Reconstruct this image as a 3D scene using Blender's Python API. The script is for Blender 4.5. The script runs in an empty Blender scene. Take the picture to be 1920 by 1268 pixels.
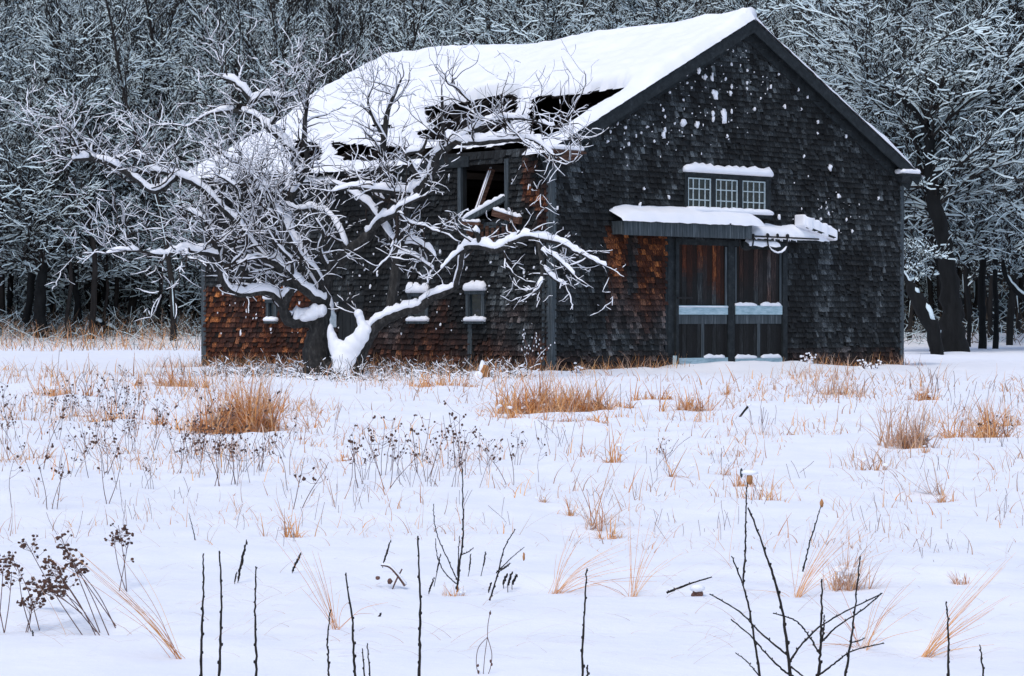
import bpy, math, random
from mathutils import Vector, noise
R = random.Random(11)
scene = bpy.context.scene
COL = scene.collection
PI = math.pi

# ------------------------------------------------------------------ camera
F = 4675.0; CAMH = 1.2; PITCH = math.atan(34 / F)
cam_d = bpy.data.cameras.new('camera'); cam = bpy.data.objects.new('camera', cam_d); COL.objects.link(cam)
cam.location = (0, 0, CAMH); cam.rotation_euler = (PI / 2 - PITCH, 0, 0)
cam_d.sensor_width = 36; cam_d.lens = F / 1920 * 36; cam_d.clip_end = 2000; cam_d.clip_start = .1
scene.camera = cam
FW = Vector((0, math.cos(PITCH), -math.sin(PITCH))); UP = Vector((0, math.sin(PITCH), math.cos(PITCH)))

def ray(px, py):
    return FW + Vector(((px - 960) / F, 0, 0)) + UP * ((634 - py) / F)
def P(px, py, d):                      # point of the photograph at distance d
    r = ray(px, py); return Vector((0, 0, CAMH)) + r * (d / r.y)
def G(px, py):                         # the same on flat ground
    r = ray(px, py); t = -CAMH / r.z; return (r.x * t, r.y * t)

# ------------------------------------------------------------------ helpers
class MB:
    def __init__(s): s.v = []; s.f = []; s.m = []; s.c = []
    def add(s, vs, fs, mi=0, col=None):
        b = len(s.v); s.v.extend(vs)
        for f in fs:
            s.f.append(tuple(b + i for i in f)); s.m.append(mi); s.c.append(col)
    def build(s, name, mats, parent=None, smooth=False):
        me = bpy.data.meshes.new(name); me.from_pydata([tuple(v) for v in s.v], [], s.f)
        if not isinstance(mats, (list, tuple)): mats = [mats]
        for m in mats: me.materials.append(m)
        me.polygons.foreach_set('material_index', s.m)
        if smooth: me.polygons.foreach_set('use_smooth', [True] * len(s.f))
        if any(c is not None for c in s.c):
            at = me.attributes.new('tint', 'FLOAT_COLOR', 'CORNER'); buf = []
            for f, c in zip(s.f, s.c):
                c = c or (0, .5, 0); buf.extend([c[0], c[1], c[2], 1] * len(f))
            at.data.foreach_set('color', buf)
        me.update()
        o = bpy.data.objects.new(name, me); COL.objects.link(o)
        if parent: o.parent = parent
        return o
    def box(s, a, b, mi=0, col=None):
        x0, y0, z0 = a; x1, y1, z1 = b
        s.add([(x0, y0, z0), (x1, y0, z0), (x1, y1, z0), (x0, y1, z0), (x0, y0, z1), (x1, y0, z1), (x1, y1, z1), (x0, y1, z1)],
              [(0, 3, 2, 1), (4, 5, 6, 7), (0, 1, 5, 4), (1, 2, 6, 5), (2, 3, 7, 6), (3, 0, 4, 7)], mi, col)
    def beam(s, a, b, w, h, mi=0, up=(0, 0, 1), col=None):
        a = Vector(a); b = Vector(b); d = (b - a).normalized(); up = Vector(up)
        sd = d.cross(up)
        if sd.length < 1e-3: sd = d.cross(Vector((1, 0, 0)))
        sd.normalize(); u = sd.cross(d)
        vs = []
        for p in (a, b):
            for i, j in ((-1, -1), (1, -1), (1, 1), (-1, 1)): vs.append(p + sd * (w / 2 * i) + u * (h / 2 * j))
        s.add(vs, [(0, 1, 2, 3), (7, 6, 5, 4), (0, 4, 5, 1), (1, 5, 6, 2), (2, 6, 7, 3), (3, 7, 4, 0)], mi, col)
    def tube(s, pts, rad, n=6, mi=0, col=None, cap=True):
        pts = [Vector(p) for p in pts]; b = len(s.v); k = len(pts)
        ref = None
        for i, p in enumerate(pts):
            d = (pts[min(i + 1, k - 1)] - pts[max(i - 1, 0)])
            if d.length < 1e-9: d = Vector((0, 0, 1))
            d.normalize()
            if ref is None:
                ref = d.cross(Vector((0, 1, 0)) if abs(d.y) < .9 else Vector((1, 0, 0))).normalized()
            ref = (ref - d * ref.dot(d)).normalized(); o = d.cross(ref)
            for j in range(n):
                a = 2 * PI * j / n; s.v.append(p + (ref * math.cos(a) + o * math.sin(a)) * rad[i])
        for i in range(k - 1):
            for j in range(n):
                s.f.append((b + i * n + j, b + i * n + (j + 1) % n, b + (i + 1) * n + (j + 1) % n, b + (i + 1) * n + j)); s.m.append(mi); s.c.append(col)
        if cap:
            s.f.append(tuple(b + j for j in range(n))[::-1]); s.m.append(mi); s.c.append(col)
            s.f.append(tuple(b + (k - 1) * n + j for j in range(n))); s.m.append(mi); s.c.append(col)
    def snowcap(s, pts, rad, th, mi=0, n=8, rnd=R, gap=.0):
        # a ridge of snow lying along the top of a limb
        pts = [Vector(p) for p in pts]; k = len(pts)
        run = []
        def flush(run):
            if len(run) < 2: return
            b = len(s.v); m = len(run)
            for q, (p, sd, u, r, h) in enumerate(run):
                e = .55 if q in (0, m - 1) else 1
                w = (r * (.95 if r < .02 else 1.18) + .008) * e; hh = (h + r * .3) * e
                c = p + u * (r * (.72 if r < .02 else .55))
                for j in range(n):
                    a = 2 * PI * j / n; z = math.sin(a)
                    s.v.append(c + sd * (math.cos(a) * w) + u * (z * (hh if z > 0 else r * .45)))
            for i in range(m - 1):
                for j in range(n):
                    s.f.append((b + i * n + j, b + i * n + (j + 1) % n, b + (i + 1) * n + (j + 1) % n, b + (i + 1) * n + j)); s.m.append(mi); s.c.append(None)
            s.f.append(tuple(b + j for j in range(n))[::-1]); s.m.append(mi); s.c.append(None)
            s.f.append(tuple(b + (m - 1) * n + j for j in range(n))); s.m.append(mi); s.c.append(None)
        for i, p in enumerate(pts):
            d = (pts[min(i + 1, k - 1)] - pts[max(i - 1, 0)])
            if d.length < 1e-9: continue
            d.normalize(); hz = math.sqrt(max(0, 1 - d.z * d.z))
            if hz < .33 or rnd.random() < gap:
                flush(run); run = []; continue
            sd = d.cross(Vector((0, 0, 1))).normalized(); u = sd.cross(d)
            run.append((p, sd, u, rad[i], th(rad[i]) * (hz ** 1.3) * rnd.uniform(.6, 1.25)))
        flush(run)
    def blob(s, c, r, mi=0, n=7, m=4, rnd=R, jit=.18, col=None):
        b = len(s.v); c = Vector(c)
        s.v.append(c + Vector((0, 0, r[2])))
        for i in range(1, m):
            for j in range(n):
                a = 2 * PI * j / n; t = PI * i / m; k = 1 + rnd.uniform(-jit, jit)
                s.v.append(c + Vector((math.cos(a) * math.sin(t) * r[0] * k, math.sin(a) * math.sin(t) * r[1] * k, math.cos(t) * r[2] * k)))
        s.v.append(c - Vector((0, 0, r[2]))); e = len(s.v) - 1
        def F_(*q): s.f.append(q); s.m.append(mi); s.c.append(col)
        for j in range(n):
            F_(b, b + 1 + j, b + 1 + (j + 1) % n)
            for i in range(m - 2):
                o = b + 1 + i * n; F_(o + j, o + n + j, o + n + (j + 1) % n, o + (j + 1) % n)
            o = b + 1 + (m - 2) * n; F_(o + j, e, o + (j + 1) % n)

def tag(o, label=None, cat=None, group=None, kind=None):
    if label: o['label'] = label
    if cat: o['category'] = cat
    if group: o['group'] = group
    if kind: o['kind'] = kind
    return o
def empty(name, loc, rz=0):
    o = bpy.data.objects.new(name, None); COL.objects.link(o); o.location = loc; o.rotation_euler = (0, 0, rz); o.empty_display_size = .2
    return o
def copy_tree(o, parent=None):
    c = o.copy(); COL.objects.link(c); c.parent = parent
    for ch in o.children: copy_tree(ch, c)
    return c

# ------------------------------------------------------------------ materials
def newmat(name):
    m = bpy.data.materials.new(name); m.use_nodes = True; nt = m.node_tree; nt.nodes.clear()
    out = nt.nodes.new('ShaderNodeOutputMaterial'); b = nt.nodes.new('ShaderNodeBsdfPrincipled')
    nt.links.new(b.outputs[0], out.inputs[0]); b.inputs['Specular IOR Level'].default_value = .25
    return m, nt, b
def nd(nt, t, **k):
    n = nt.nodes.new('ShaderNode' + t)
    for a, v in k.items():
        if a in n.inputs: n.inputs[a].default_value = v
        else: setattr(n, a, v)
    return n
def coords(nt, scale=(1, 1, 1), kind='Object'):
    tc = nd(nt, 'TexCoord'); mp = nd(nt, 'Mapping'); mp.inputs['Scale'].default_value = scale
    nt.links.new(tc.outputs[kind], mp.inputs[0]); return mp.outputs[0]
def ramp(nt, fac, stops):
    r = nd(nt, 'ValToRGB'); e = r.color_ramp.elements
    e[0].position = stops[0][0]; e[0].color = (*stops[0][1], 1); e[1].position = stops[-1][0]; e[1].color = (*stops[-1][1], 1)
    for p, c in stops[1:-1]: x = e.new(p); x.color = (*c, 1)
    nt.links.new(fac, r.inputs[0]); return r.outputs[0]
def noisemat(name, stops, scale=(4, 4, 4), rough=.85, bump=.3, detail=6, bdist=.02, nscale=1.0):
    m, nt, b = newmat(name); co = coords(nt, scale)
    n = nd(nt, 'TexNoise', Scale=nscale, Detail=detail, Roughness=.65); nt.links.new(co, n.inputs['Vector'])
    nt.links.new(ramp(nt, n.outputs[0], stops), b.inputs['Base Color']); b.inputs['Roughness'].default_value = rough
    if bump:
        bp = nd(nt, 'Bump', Strength=bump, Distance=bdist); nt.links.new(n.outputs[0], bp.inputs['Height']); nt.links.new(bp.outputs[0], b.inputs['Normal'])
    return m
def islandmat(name, stops, rough=.85):
    m, nt, b = newmat(name); g_ = nd(nt, 'NewGeometry'); co = coords(nt, (5, 5, 3)); n = nd(nt, 'TexNoise', Scale=3.0, Detail=3); nt.links.new(co, n.inputs['Vector'])
    mx = nd(nt, 'Math', operation='MULTIPLY_ADD'); mx.inputs[1].default_value = .65; nt.links.new(g_.outputs['Random Per Island'], mx.inputs[0])
    m2 = nd(nt, 'Math', operation='MULTIPLY'); m2.inputs[1].default_value = .4; nt.links.new(n.outputs[0], m2.inputs[0]); nt.links.new(m2.outputs[0], mx.inputs[2])
    nt.links.new(ramp(nt, mx.outputs[0], stops), b.inputs['Base Color']); b.inputs['Roughness'].default_value = rough
    return m
SNOWC = (.86, .88, .93)
def snowmat(name, fine=30, b1=.25):
    m, nt, b = newmat(name)
    co = coords(nt, (1, 1, 1))
    n1 = nd(nt, 'TexNoise', Scale=fine, Detail=5, Roughness=.7); nt.links.new(co, n1.inputs['Vector'])
    n2 = nd(nt, 'TexNoise', Scale=2.2, Detail=4); nt.links.new(co, n2.inputs['Vector'])
    b.inputs['Roughness'].default_value = .75; b.inputs['Specular IOR Level'].default_value = .15
    nt.links.new(ramp(nt, n2.outputs[0], [(.3, (.83, .85, .90)), (.7, (.885, .895, .94))]), b.inputs['Base Color'])
    ad = nd(nt, 'Math', operation='MULTIPLY_ADD'); ad.inputs[1].default_value = .25
    nt.links.new(n1.outputs[0], ad.inputs[0]); nt.links.new(n2.outputs[0], ad.inputs[2])
    bp = nd(nt, 'Bump', Strength=b1, Distance=.03); nt.links.new(ad.outputs[0], bp.inputs['Height']); nt.links.new(bp.outputs[0], b.inputs['Normal'])
    return m
M = {}
M['snow'] = snowmat('snow'); 
M['bark'] = noisemat('bark', [(.3, (.012, .012, .012)), (.55, (.034, .033, .032)), (.8, (.10, .098, .095))], (14, 14, 5), .95, .8, 8, .03)
M['farbark'] = noisemat('far_bark', [(.3, (.010, .009, .009)), (.7, (.034, .030, .028))], (3, 3, 1.2), .95, 0)
M['trunkbark'] = noisemat('trunk_bark', [(.3, (.003, .0035, .004)), (.65, (.011, .012, .013)), (.85, (.035, .037, .04))], (5, 5, 1.2), .95, .8)
M['hazebark'] = noisemat('haze_bark', [(.3, (.03, .03, .029)), (.7, (.085, .08, .075))], (1, 1, .6), .95, 0)  # lighter grey for hillside trees, distance haze painted into the bark colour
M['shadesnow'] = noisemat('branch_snow', [(.3, (.54, .67, .71)), (.7, (.74, .85, .89))], (1.3, 1.3, 1.3), .8, 0)  # thin dusting, bark showing through; the wood's shade also painted into the colour
M['twig'] = noisemat('twig', [(.3, (.014, .011, .010)), (.7, (.040, .031, .028))], (8, 8, 8), .9, 0)
M['brush'] = noisemat('brush_twig', [(.3, (.04, .03, .022)), (.7, (.14, .10, .07))], (1, 1, 1), .95, 0)
M['tan'] = islandmat('dry_grass_tan', [(.10, (.24, .09, .035)), (.35, (.60, .24, .08)), (.65, (.75, .39, .15)), (.95, (.80, .58, .36))])
M['pale'] = islandmat('dry_grass_pale', [(.12, (.28, .16, .11)), (.5, (.56, .36, .26)), (.95, (.72, .58, .48))])
M['weed'] = noisemat('dead_weed', [(.3, (.06, .035, .03)), (.7, (.19, .10, .08))], (20, 20, 20), .9, 0)
M['seed'] = noisemat('seed_head', [(.3, (.035, .022, .02)), (.7, (.16, .085, .06))], (60, 60, 60), .95, 0)
M['black'] = noisemat('black_stem', [(.3, (.008, .008, .008)), (.7, (.03, .025, .022))], (30, 30, 30), .9, 0)
M['leaf'] = noisemat('dead_leaf', [(.3, (.22, .09, .035)), (.7, (.55, .28, .12))], (40, 40, 40), .8, .3)
M['darkwood'] = noisemat('dark_wood', [(.3, (.006, .008, .009)), (.6, (.018, .021, .023)), (.8, (.04, .045, .048))], (6, 6, 1), .9, .5)
M['greywood'] = noisemat('weathered_grey_wood', [(.3, (.02, .027, .031)), (.55, (.06, .075, .085)), (.8, (.17, .20, .22))], (30, 30, 1.5), .9, .6)
M['trim'] = noisemat('rake_board_wood', [(.3, (.008, .011, .013)), (.6, (.022, .028, .032)), (.8, (.05, .058, .063))], (8, 8, 8), .9, .5)
M['redwood'] = noisemat('reddish_wood', [(.3, (.03, .015, .011)), (.55, (.09, .045, .03)), (.8, (.22, .13, .09))], (3, 3, 20), .85, .5)
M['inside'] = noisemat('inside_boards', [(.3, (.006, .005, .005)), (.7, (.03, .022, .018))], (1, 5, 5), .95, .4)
M['iron'] = noisemat('iron', [(.3, (.006, .006, .007)), (.7, (.02, .02, .022))], (30, 30, 30), .7, .2)
M['paleblue'] = noisemat('frosted_pale_blue_paint', [(.2, (.16, .26, .31)), (.5, (.33, .47, .53)), (.8, (.50, .62, .68))], (5, 5, 22), .7, .3)
M['muntin'] = noisemat('pale_window_paint', [(.3, (.32, .40, .42)), (.7, (.55, .63, .65))], (12, 12, 12), .7, .2)
M['boxpaint'] = noisemat('weathered_white_paint', [(.3, (.36, .44, .48)), (.7, (.62, .68, .72))], (9, 9, 9), .8, .2)
m, nt, b = newmat('glass_dark'); gn_ = nd(nt, 'TexNoise', Scale=2.5, Detail=3); nt.links.new(coords(nt), gn_.inputs['Vector']); gb = nd(nt, 'Bump', Strength=.5, Distance=.03); nt.links.new(gn_.outputs[0], gb.inputs['Height']); nt.links.new(gb.outputs[0], b.inputs['Normal']); b.inputs['Base Color'].default_value = (.012, .02, .026, 1); b.inputs['Roughness'].default_value = .12; b.inputs['Specular IOR Level'].default_value = .5
M['glass'] = m

def shingle_mat():
    m, nt, b = newmat('cedar_shingles'); L = nt.links.new
    at = nd(nt, 'Attribute', attribute_name='tint'); sp = nd(nt, 'SeparateColor'); L(at.outputs['Color'], sp.inputs[0])
    co = coords(nt, (26, 26, 2.2)); st = nd(nt, 'TexNoise', Scale=1.9, Detail=7, Roughness=.8); L(co, st.inputs['Vector'])
    c2 = coords(nt, (1, 1, .55)); pt = nd(nt, 'TexNoise', Scale=.9, Detail=3, Roughness=.5); L(c2, pt.inputs['Vector'])
    # weathered grey-black
    a1 = nd(nt, 'Math', operation='MULTIPLY'); L(st.outputs[0], a1.inputs[0]); L(sp.outputs[1], a1.inputs[1])
    a2 = nd(nt, 'Math', operation='MULTIPLY'); pm = nd(nt, 'Math', operation='MULTIPLY_ADD'); pm.inputs[1].default_value = .55; pm.inputs[2].default_value = .225; L(pt.outputs[0], pm.inputs[0]); L(a1.outputs[0], a2.inputs[0]); L(pm.outputs[0], a2.inputs[1])
    a3 = nd(nt, 'Math', operation='MULTIPLY'); a3.inputs[1].default_value = 3.5; L(a2.outputs[0], a3.inputs[0])
    grey = ramp(nt, a3.outputs[0], [(.24, (.003, .0031, .0034)), (.46, (.010, .0108, .0115)), (.64, (.029, .034, .037)), (.84, (.16, .18, .19))])
    # the reddish brown wood where rain has not reached it
    r1 = nd(nt, 'Math', operation='MULTIPLY'); r1.inputs[1].default_value = 1.75; L(a1.outputs[0], r1.inputs[0])
    rust = ramp(nt, r1.outputs[0], [(.30, (.006, .003, .002)), (.47, (.028, .008, .004)), (.61, (.105, .027, .009)), (.80, (.66, .24, .07))])
    mx = nd(nt, 'Mix', data_type='RGBA'); L(sp.outputs[0], mx.inputs[0]); L(grey, mx.inputs[6]); L(rust, mx.inputs[7]); L(mx.outputs[2], b.inputs['Base Color'])
    b.inputs['Roughness'].default_value = .85
    bp = nd(nt, 'Bump', Strength=.6, Distance=.015); L(st.outputs[0], bp.inputs['Height']); L(bp.outputs[0], b.inputs['Normal'])
    return m
M['shingle'] = shingle_mat()

# ------------------------------------------------------------------ ground
def fbm(x, y, s, o=3):
    v = 0; a = 1
    for i in range(o):
        v += a * noise.noise(Vector((x / s, y / s, 3.7 * i + s))); a *= .5; s *= .47
    return v
NX, NY = .88, 55.0; AX = Vector((9.03, 8.5)).normalized()
def tobarn(x, y):
    dx, dy = x - NX, y - NY
    return dx * AX.x + dy * AX.y, -dx * AX.y + dy * AX.x
DIPS = [(*G(px, py), r) for px, py, r in ((342,1228,.16),(1728,1190,.22),(1036,1098,.2),(1185,1104,.16),(1490,1100,.14),(630,1170,.12),(857,1110,.16),(1146,996,.2),(1074,962,.2),(1425,935,.3),(1580,1085,.3),(1765,922,.28),(1802,1085,.16),(535,1005,.2),(183,1186,.14),(205,1180,.14),(228,1108,.12),(55,1178,.14),(160,1150,.14),(445,806,.9),(1000,775,.9),(1080,770,.8),(1700,838,.6),(1835,815,.7),(1300,768,.5),(640,862,.3),(750,1098,.16),(1308,1108,.12),(1393,1098,.1),(1505,1072,.1),(918,1126,.1),(446,1090,.1),(548,1072,.1),(952,1098,.14))]
def gz(x, y):
    return gz0(x, y) - (sum(.038 * min(1, r / .2) * math.exp(-((x - a) ** 2 + (y - b) ** 2) / (r * r)) - .022 * min(1, r / .2) * math.exp(-((x - a) ** 2 + (y - b - r * 1.6) ** 2) / (r * r * 1.6)) for a, b, r in DIPS if abs(x - a) < 4 * r and abs(y - b) < 5 * r) if y < 40 else 0)
def gz0(x, y):
    z = .06 * fbm(x, y, 2.6, 4) * min(1, y / 12) + .05 * fbm(x, y * .6, 9, 2)
    if y > 13: z += .07 * abs(fbm(x + 40, y, 1.1, 3)) * min(1, (y - 13) / 15)
    if y < 60: z += .022 * fbm(x - 9, y, .55, 2) * (.35 + min(1, max(0, y - 11) / 10))
    lx, ly = tobarn(x, y)
    if -3 < lx < 16 and -4 < ly < 0:                      # drift against the doors
        z += .17 * math.exp(-((lx - 6.1) / 2.6) ** 2) * math.exp(-((ly + .55) / .8) ** 2)
        z += .07 * math.exp(-((ly + .4) / .7) ** 2)
    if y > 112:
        q = y - 112; z += .0 + .10 * q if q < 40 else 4 + .34 * (q - 40)
        if y > 112: z += .25 * fbm(x, y, 12, 2) * min(1, q / 15)
    return z
def sheet(name, ds, mat, n=400):
    mb = MB(); m_ = len(ds)
    for d in ds:
        for i in range(n + 1):
            a = (i / n * 2 - 1); a = a * (.35 + .65 * a * a)
            x = a * (d * .75 + 22); mb.v.append((x, d, gz(x, d)))
    for j in range(m_ - 1):
        for i in range(n):
            k = j * (n + 1) + i; mb.f.append((k, k + 1, k + n + 2, k + n + 1)); mb.m.append(0); mb.c.append(None)
    return mb.build(name, mat, smooth=True)
ds = [-60, -30, -10, 0, 3]
d = 4.0
while d < 118: ds.append(d); d *= 1.0105
ds.append(118)
g = sheet('snow_field', ds, snowmat('field_snow', 16, .6)); tag(g, kind='structure')
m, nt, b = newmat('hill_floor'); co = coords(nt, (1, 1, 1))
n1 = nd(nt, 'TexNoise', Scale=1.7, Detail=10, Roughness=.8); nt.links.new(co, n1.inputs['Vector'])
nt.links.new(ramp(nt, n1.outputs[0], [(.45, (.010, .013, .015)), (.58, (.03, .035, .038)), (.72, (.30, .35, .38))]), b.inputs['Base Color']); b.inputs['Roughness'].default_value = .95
hd = [118, 122, 126, 130, 135, 140, 145, 150, 155, 160, 168, 176, 186, 200, 220, 245, 275, 310, 360]
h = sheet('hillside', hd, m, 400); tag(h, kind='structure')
# ------------------------------------------------------------------ barn
W = 12.4; LEN = 12.9; EAVE = 5.0; RX = 6.4; RZ = 8.32; OV = .45
barn = empty('barn', (NX, NY, 0), math.atan2(AX.y, AX.x))
tag(barn, 'old dark shingled barn with snow covered sagging roof, partly fallen in', 'barn')
AXV = Vector((AX.x, AX.y, 0)); AYV = Vector((-AX.y, AX.x, 0))
def hitplane(px, py, o, nrm):
    r = ray(px, py); c = Vector((0, 0, CAMH)); t = (Vector(o) - c).dot(nrm) / r.dot(nrm); p = c + r * t - Vector((NX, NY, 0))
    return Vector((p.dot(AXV), p.dot(AYV), p.z))
def FR(px, py, off=0.0):                 # on the gable wall, local x,z
    p = hitplane(px, py, Vector((NX, NY, 0)) - AYV * off, AYV); return p.x, p.z
def SD(px, py, off=0.0):                 # on the long wall, local y,z
    p = hitplane(px, py, Vector((NX, NY, 0)) - AXV * off, AXV); return p.y, p.z
SLX = RX + OV; SLZ0 = EAVE + .1 - OV * ((RZ - EAVE - .1) / RX)    # left slope: eave x=-OV
SLL = math.hypot(SLX, RZ - SLZ0)
sdir = Vector((-SLX, 0, SLZ0 - RZ)).normalized(); snor = Vector((sdir.z, 0, -sdir.x)); snor = snor if snor.z > 0 else -snor
def RF(px, py):                          # on the left roof slope: s along the barn, t down from the ridge
    nw = AXV * snor.x + Vector((0, 0, snor.z)); o = Vector((NX, NY, 0)) + AXV * RX + Vector((0, 0, RZ))
    p = hitplane(px, py, o, nw); return p.y, (p - Vector((RX, 0, RZ))).dot(sdir) if False else (Vector((p.x - RX, 0, p.z - RZ))).dot(sdir)
def sag(s): return -.20 * math.sin(PI * max(0, min(1, s / LEN))) - .05 * math.sin(s * 1.1)
def rp(s, t, h=0.0, side=0):
    if side == 0: q = Vector((RX, 0, RZ)) + sdir * t + snor * h
    else: q = Vector((RX, 0, RZ)) + rdir * t + rnor * h
    return Vector((q.x, s, q.z + sag(s) * (1 - .6 * t / SLL)))
RSX = W - RX + OV; RSZ = EAVE + .1 - OV * .52
rdir = Vector((RSX, 0, RSZ - RZ)).normalized(); rnor = Vector((-rdir.z, 0, rdir.x)); RSL = math.hypot(RSX, RSZ - RZ)

def inpoly(x, y, poly):
    c = False; n = len(poly)
    for i in range(n):
        x0, y0 = poly[i]; x1, y1 = poly[(i + 1) % n]
        if (y0 > y) != (y1 > y) and x < (x1 - x0) * (y - y0) / (y1 - y0) + x0: c = not c
    return c
holes_px = [
 [(1180,158),(1120,163),(1060,171),(1008,171),(992,186),(986,215),(988,240),(996,254),(1034,262),(1066,238),(1112,206),(1158,178)],
 [(790,186),(850,181),(905,172),(940,165),(978,174),(974,206),(962,236),(930,252),(880,246),(838,242),(798,224)],
 [(776,236),(808,230),(838,240),(832,262),(786,262)],
 [(612,258),(680,262),(740,264),(800,270),(868,272),(930,268),(985,258),(1004,276),(965,300),(880,306),(800,300),(720,301),(636,298)],
 [(544,258),(575,258),(606,264),(606,298),(570,304),(550,294)],
 [(690,226),(740,222),(752,232),(700,240)],
]
holes = [[RF(*q) for q in h_] for h_ in holes_px]
def hole(s, t):
    jx = s + .12 * noise.noise(Vector((s * 3, t * 3, 1))); jt = t + .10 * noise.noise(Vector((s * 4, t * 4, 7)))
    return any(inpoly(jx, jt, h_) for h_ in holes)

# roof boards (left slope, broken through in places)
S0, S1 = -.28, LEN + .3
mb = MB(); bw = .17; t = 0.0
while t < SLL - .02:
    s = S0; run = None; tw = min(bw, SLL - t)
    step = .1; e = S0
    while e <= S1 + 1e-6:
        ok = not hole(e, t + tw / 2)
        if ok and run is None: run = e
        if (not ok or e + step > S1) and run is not None:
            a, b_ = run - R.uniform(0, .12) * (run > S0 + .05), e + R.uniform(0, .15) * (not ok)
            x0 = a
            while x0 < b_:
                x1 = min(b_, x0 + 2.1)
                vs = []
                for ss in (x0, x1):
                    for tt, hh in ((t, -.04), (t + tw - .012, -.04), (t + tw - .012, 0), (t, 0)): vs.append(rp(ss, tt, hh))
                mb.add(vs, [(0, 1, 2, 3), (7, 6, 5, 4), (0, 4, 5, 1), (1, 5, 6, 2), (2, 6, 7, 3), (3, 7, 4, 0)])
                x0 = x1
            run = None
        e += step
    t += bw
# right slope whole
for i in range(14):
    s0 = S0 + (S1 - S0) * i / 14; s1 = S0 + (S1 - S0) * (i + 1) / 14
    vs = []
    for ss in (s0, s1):
        for tt, hh in ((0, -.04), (RSL, -.04), (RSL, 0), (0, 0)): vs.append(rp(ss, tt, hh, 1))
    mb.add(vs, [(0, 3, 2, 1), (7, 4, 5, 6), (0, 1, 5, 4), (1, 2, 6, 5), (2, 3, 7, 6), (3, 0, 4, 7)])
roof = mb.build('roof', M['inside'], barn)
mb = MB()
for i in range(12):
    s = .5 + i * 1.08
    if i in (1, 2): L_ = 3.1 + i * .4
    else: L_ = SLL - .3
    mb.beam(rp(s, .1, -.13), rp(s, L_, -.13), .09, .14, up=snor)
    mb.beam(rp(s, .1, -.13, 1), rp(s, RSL - .2, -.13, 1), .09, .14, up=rnor)
mb.beam((.1, .4, EAVE - .12), (.1, LEN - .2, EAVE - .12), .16, .18)
for k in range(5):
    mb.beam((.1, 1.2 + k * 2.8, EAVE - .2), (W - .2, 1.2 + k * 2.8, EAVE - .2), .16, .16)
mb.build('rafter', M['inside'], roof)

# snow slabs on the roof
def snowslab(name, Ls, Lt, s0, t0, side, T, maskf, res=.085, wdt=.32, parent=None):
    ns = int(Ls / res); ntt = int(Lt / res)
    D = [[0.0] * (ntt + 1) for _ in range(ns + 1)]
    for i in range(ns + 1):
        for j in range(ntt + 1):
            D[i][j] = 99.0 if maskf(s0 + i * Ls / ns, t0 + j * Lt / ntt) else 0.0
    for i in range(ns + 1):
        for j in range(ntt + 1):
            if i in (0, ns) or j == ntt or (j == 0 and t0 > 0): D[i][j] = 0.0
    for i in range(ns + 1):
        for j in range(ntt + 1):
            v = D[i][j]
            if v == 0: continue
            if i: v = min(v, D[i-1][j] + 1)
            if j: v = min(v, D[i][j-1] + 1)
            if i and j: v = min(v, D[i-1][j-1] + 1.41)
            if i < ns and j: v = min(v, D[i+1][j-1] + 1.41) if False else v
            D[i][j] = v
    for i in range(ns, -1, -1):
        for j in range(ntt, -1, -1):
            v = D[i][j]
            if v == 0: continue
            if i < ns: v = min(v, D[i+1][j] + 1)
            if j < ntt: v = min(v, D[i][j+1] + 1)
            if i < ns and j < ntt: v = min(v, D[i+1][j+1] + 1.41)
            D[i][j] = v
    mb = MB(); idx = {}
    def vert(i, j):
        if (i, j) in idx: return idx[i, j]
        dd = min(1, D[i][j] * res / wdt); s = s0 + i * Ls / ns; t = t0 + j * Lt / ntt
        prof = math.sqrt(max(0, 1 - (1 - dd) ** 2))
        h_ = T * (1 if side or t < 3.4 else max(.42, 1 - (t - 3.4) * .8)) * prof * (1 + .30 * fbm(s, t, 1.5, 3) + .10 * noise.noise(Vector((s * 1.1, t * 3.2, 9)))) + .006 + .015 * noise.noise(Vector((s * 5, t * 5, 2)))* (dd > 0)
        js = .05 * noise.noise(Vector((s * 6, t * 6, 5))) if D[i][j] == 0 else 0
        mb.v.append(rp(s + js, t + js, h_, side)); idx[i, j] = len(mb.v) - 1; return idx[i, j]
    for i in range(ns):
        for j in range(ntt):
            c = [D[i][j], D[i+1][j], D[i+1][j+1], D[i][j+1]]
            if max(c) > 0:
                q = (vert(i, j), vert(i, j + 1), vert(i + 1, j + 1), vert(i + 1, j)) if side == 0 else (vert(i, j), vert(i + 1, j), vert(i + 1, j + 1), vert(i, j + 1))
                mb.f.append(q); mb.m.append(0); mb.c.append(None)
    return mb.build(name, M['snow'], parent, smooth=True)
snowslab('roof_snow', S1 - S0 + .08, SLL + .08, S0 - .05, 0, 0, .30, lambda s, t: not hole(s, t), parent=roof)
snowslab('roof_snow', S1 - S0 + .08, RSL + .08, S0 - .05, 0, 1, .19, lambda s, t: True, res=.17, wdt=.3, parent=roof)
mb = MB()   # snow saddle over the ridge
pts = [rp(S0 + .03 + i * .25, 0, .10) for i in range(int((S1 - S0) / .25))]
mb.tube(pts, [.2] * len(pts), 10); mb.build('roof_snow', M['snow'], roof, smooth=True)

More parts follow.
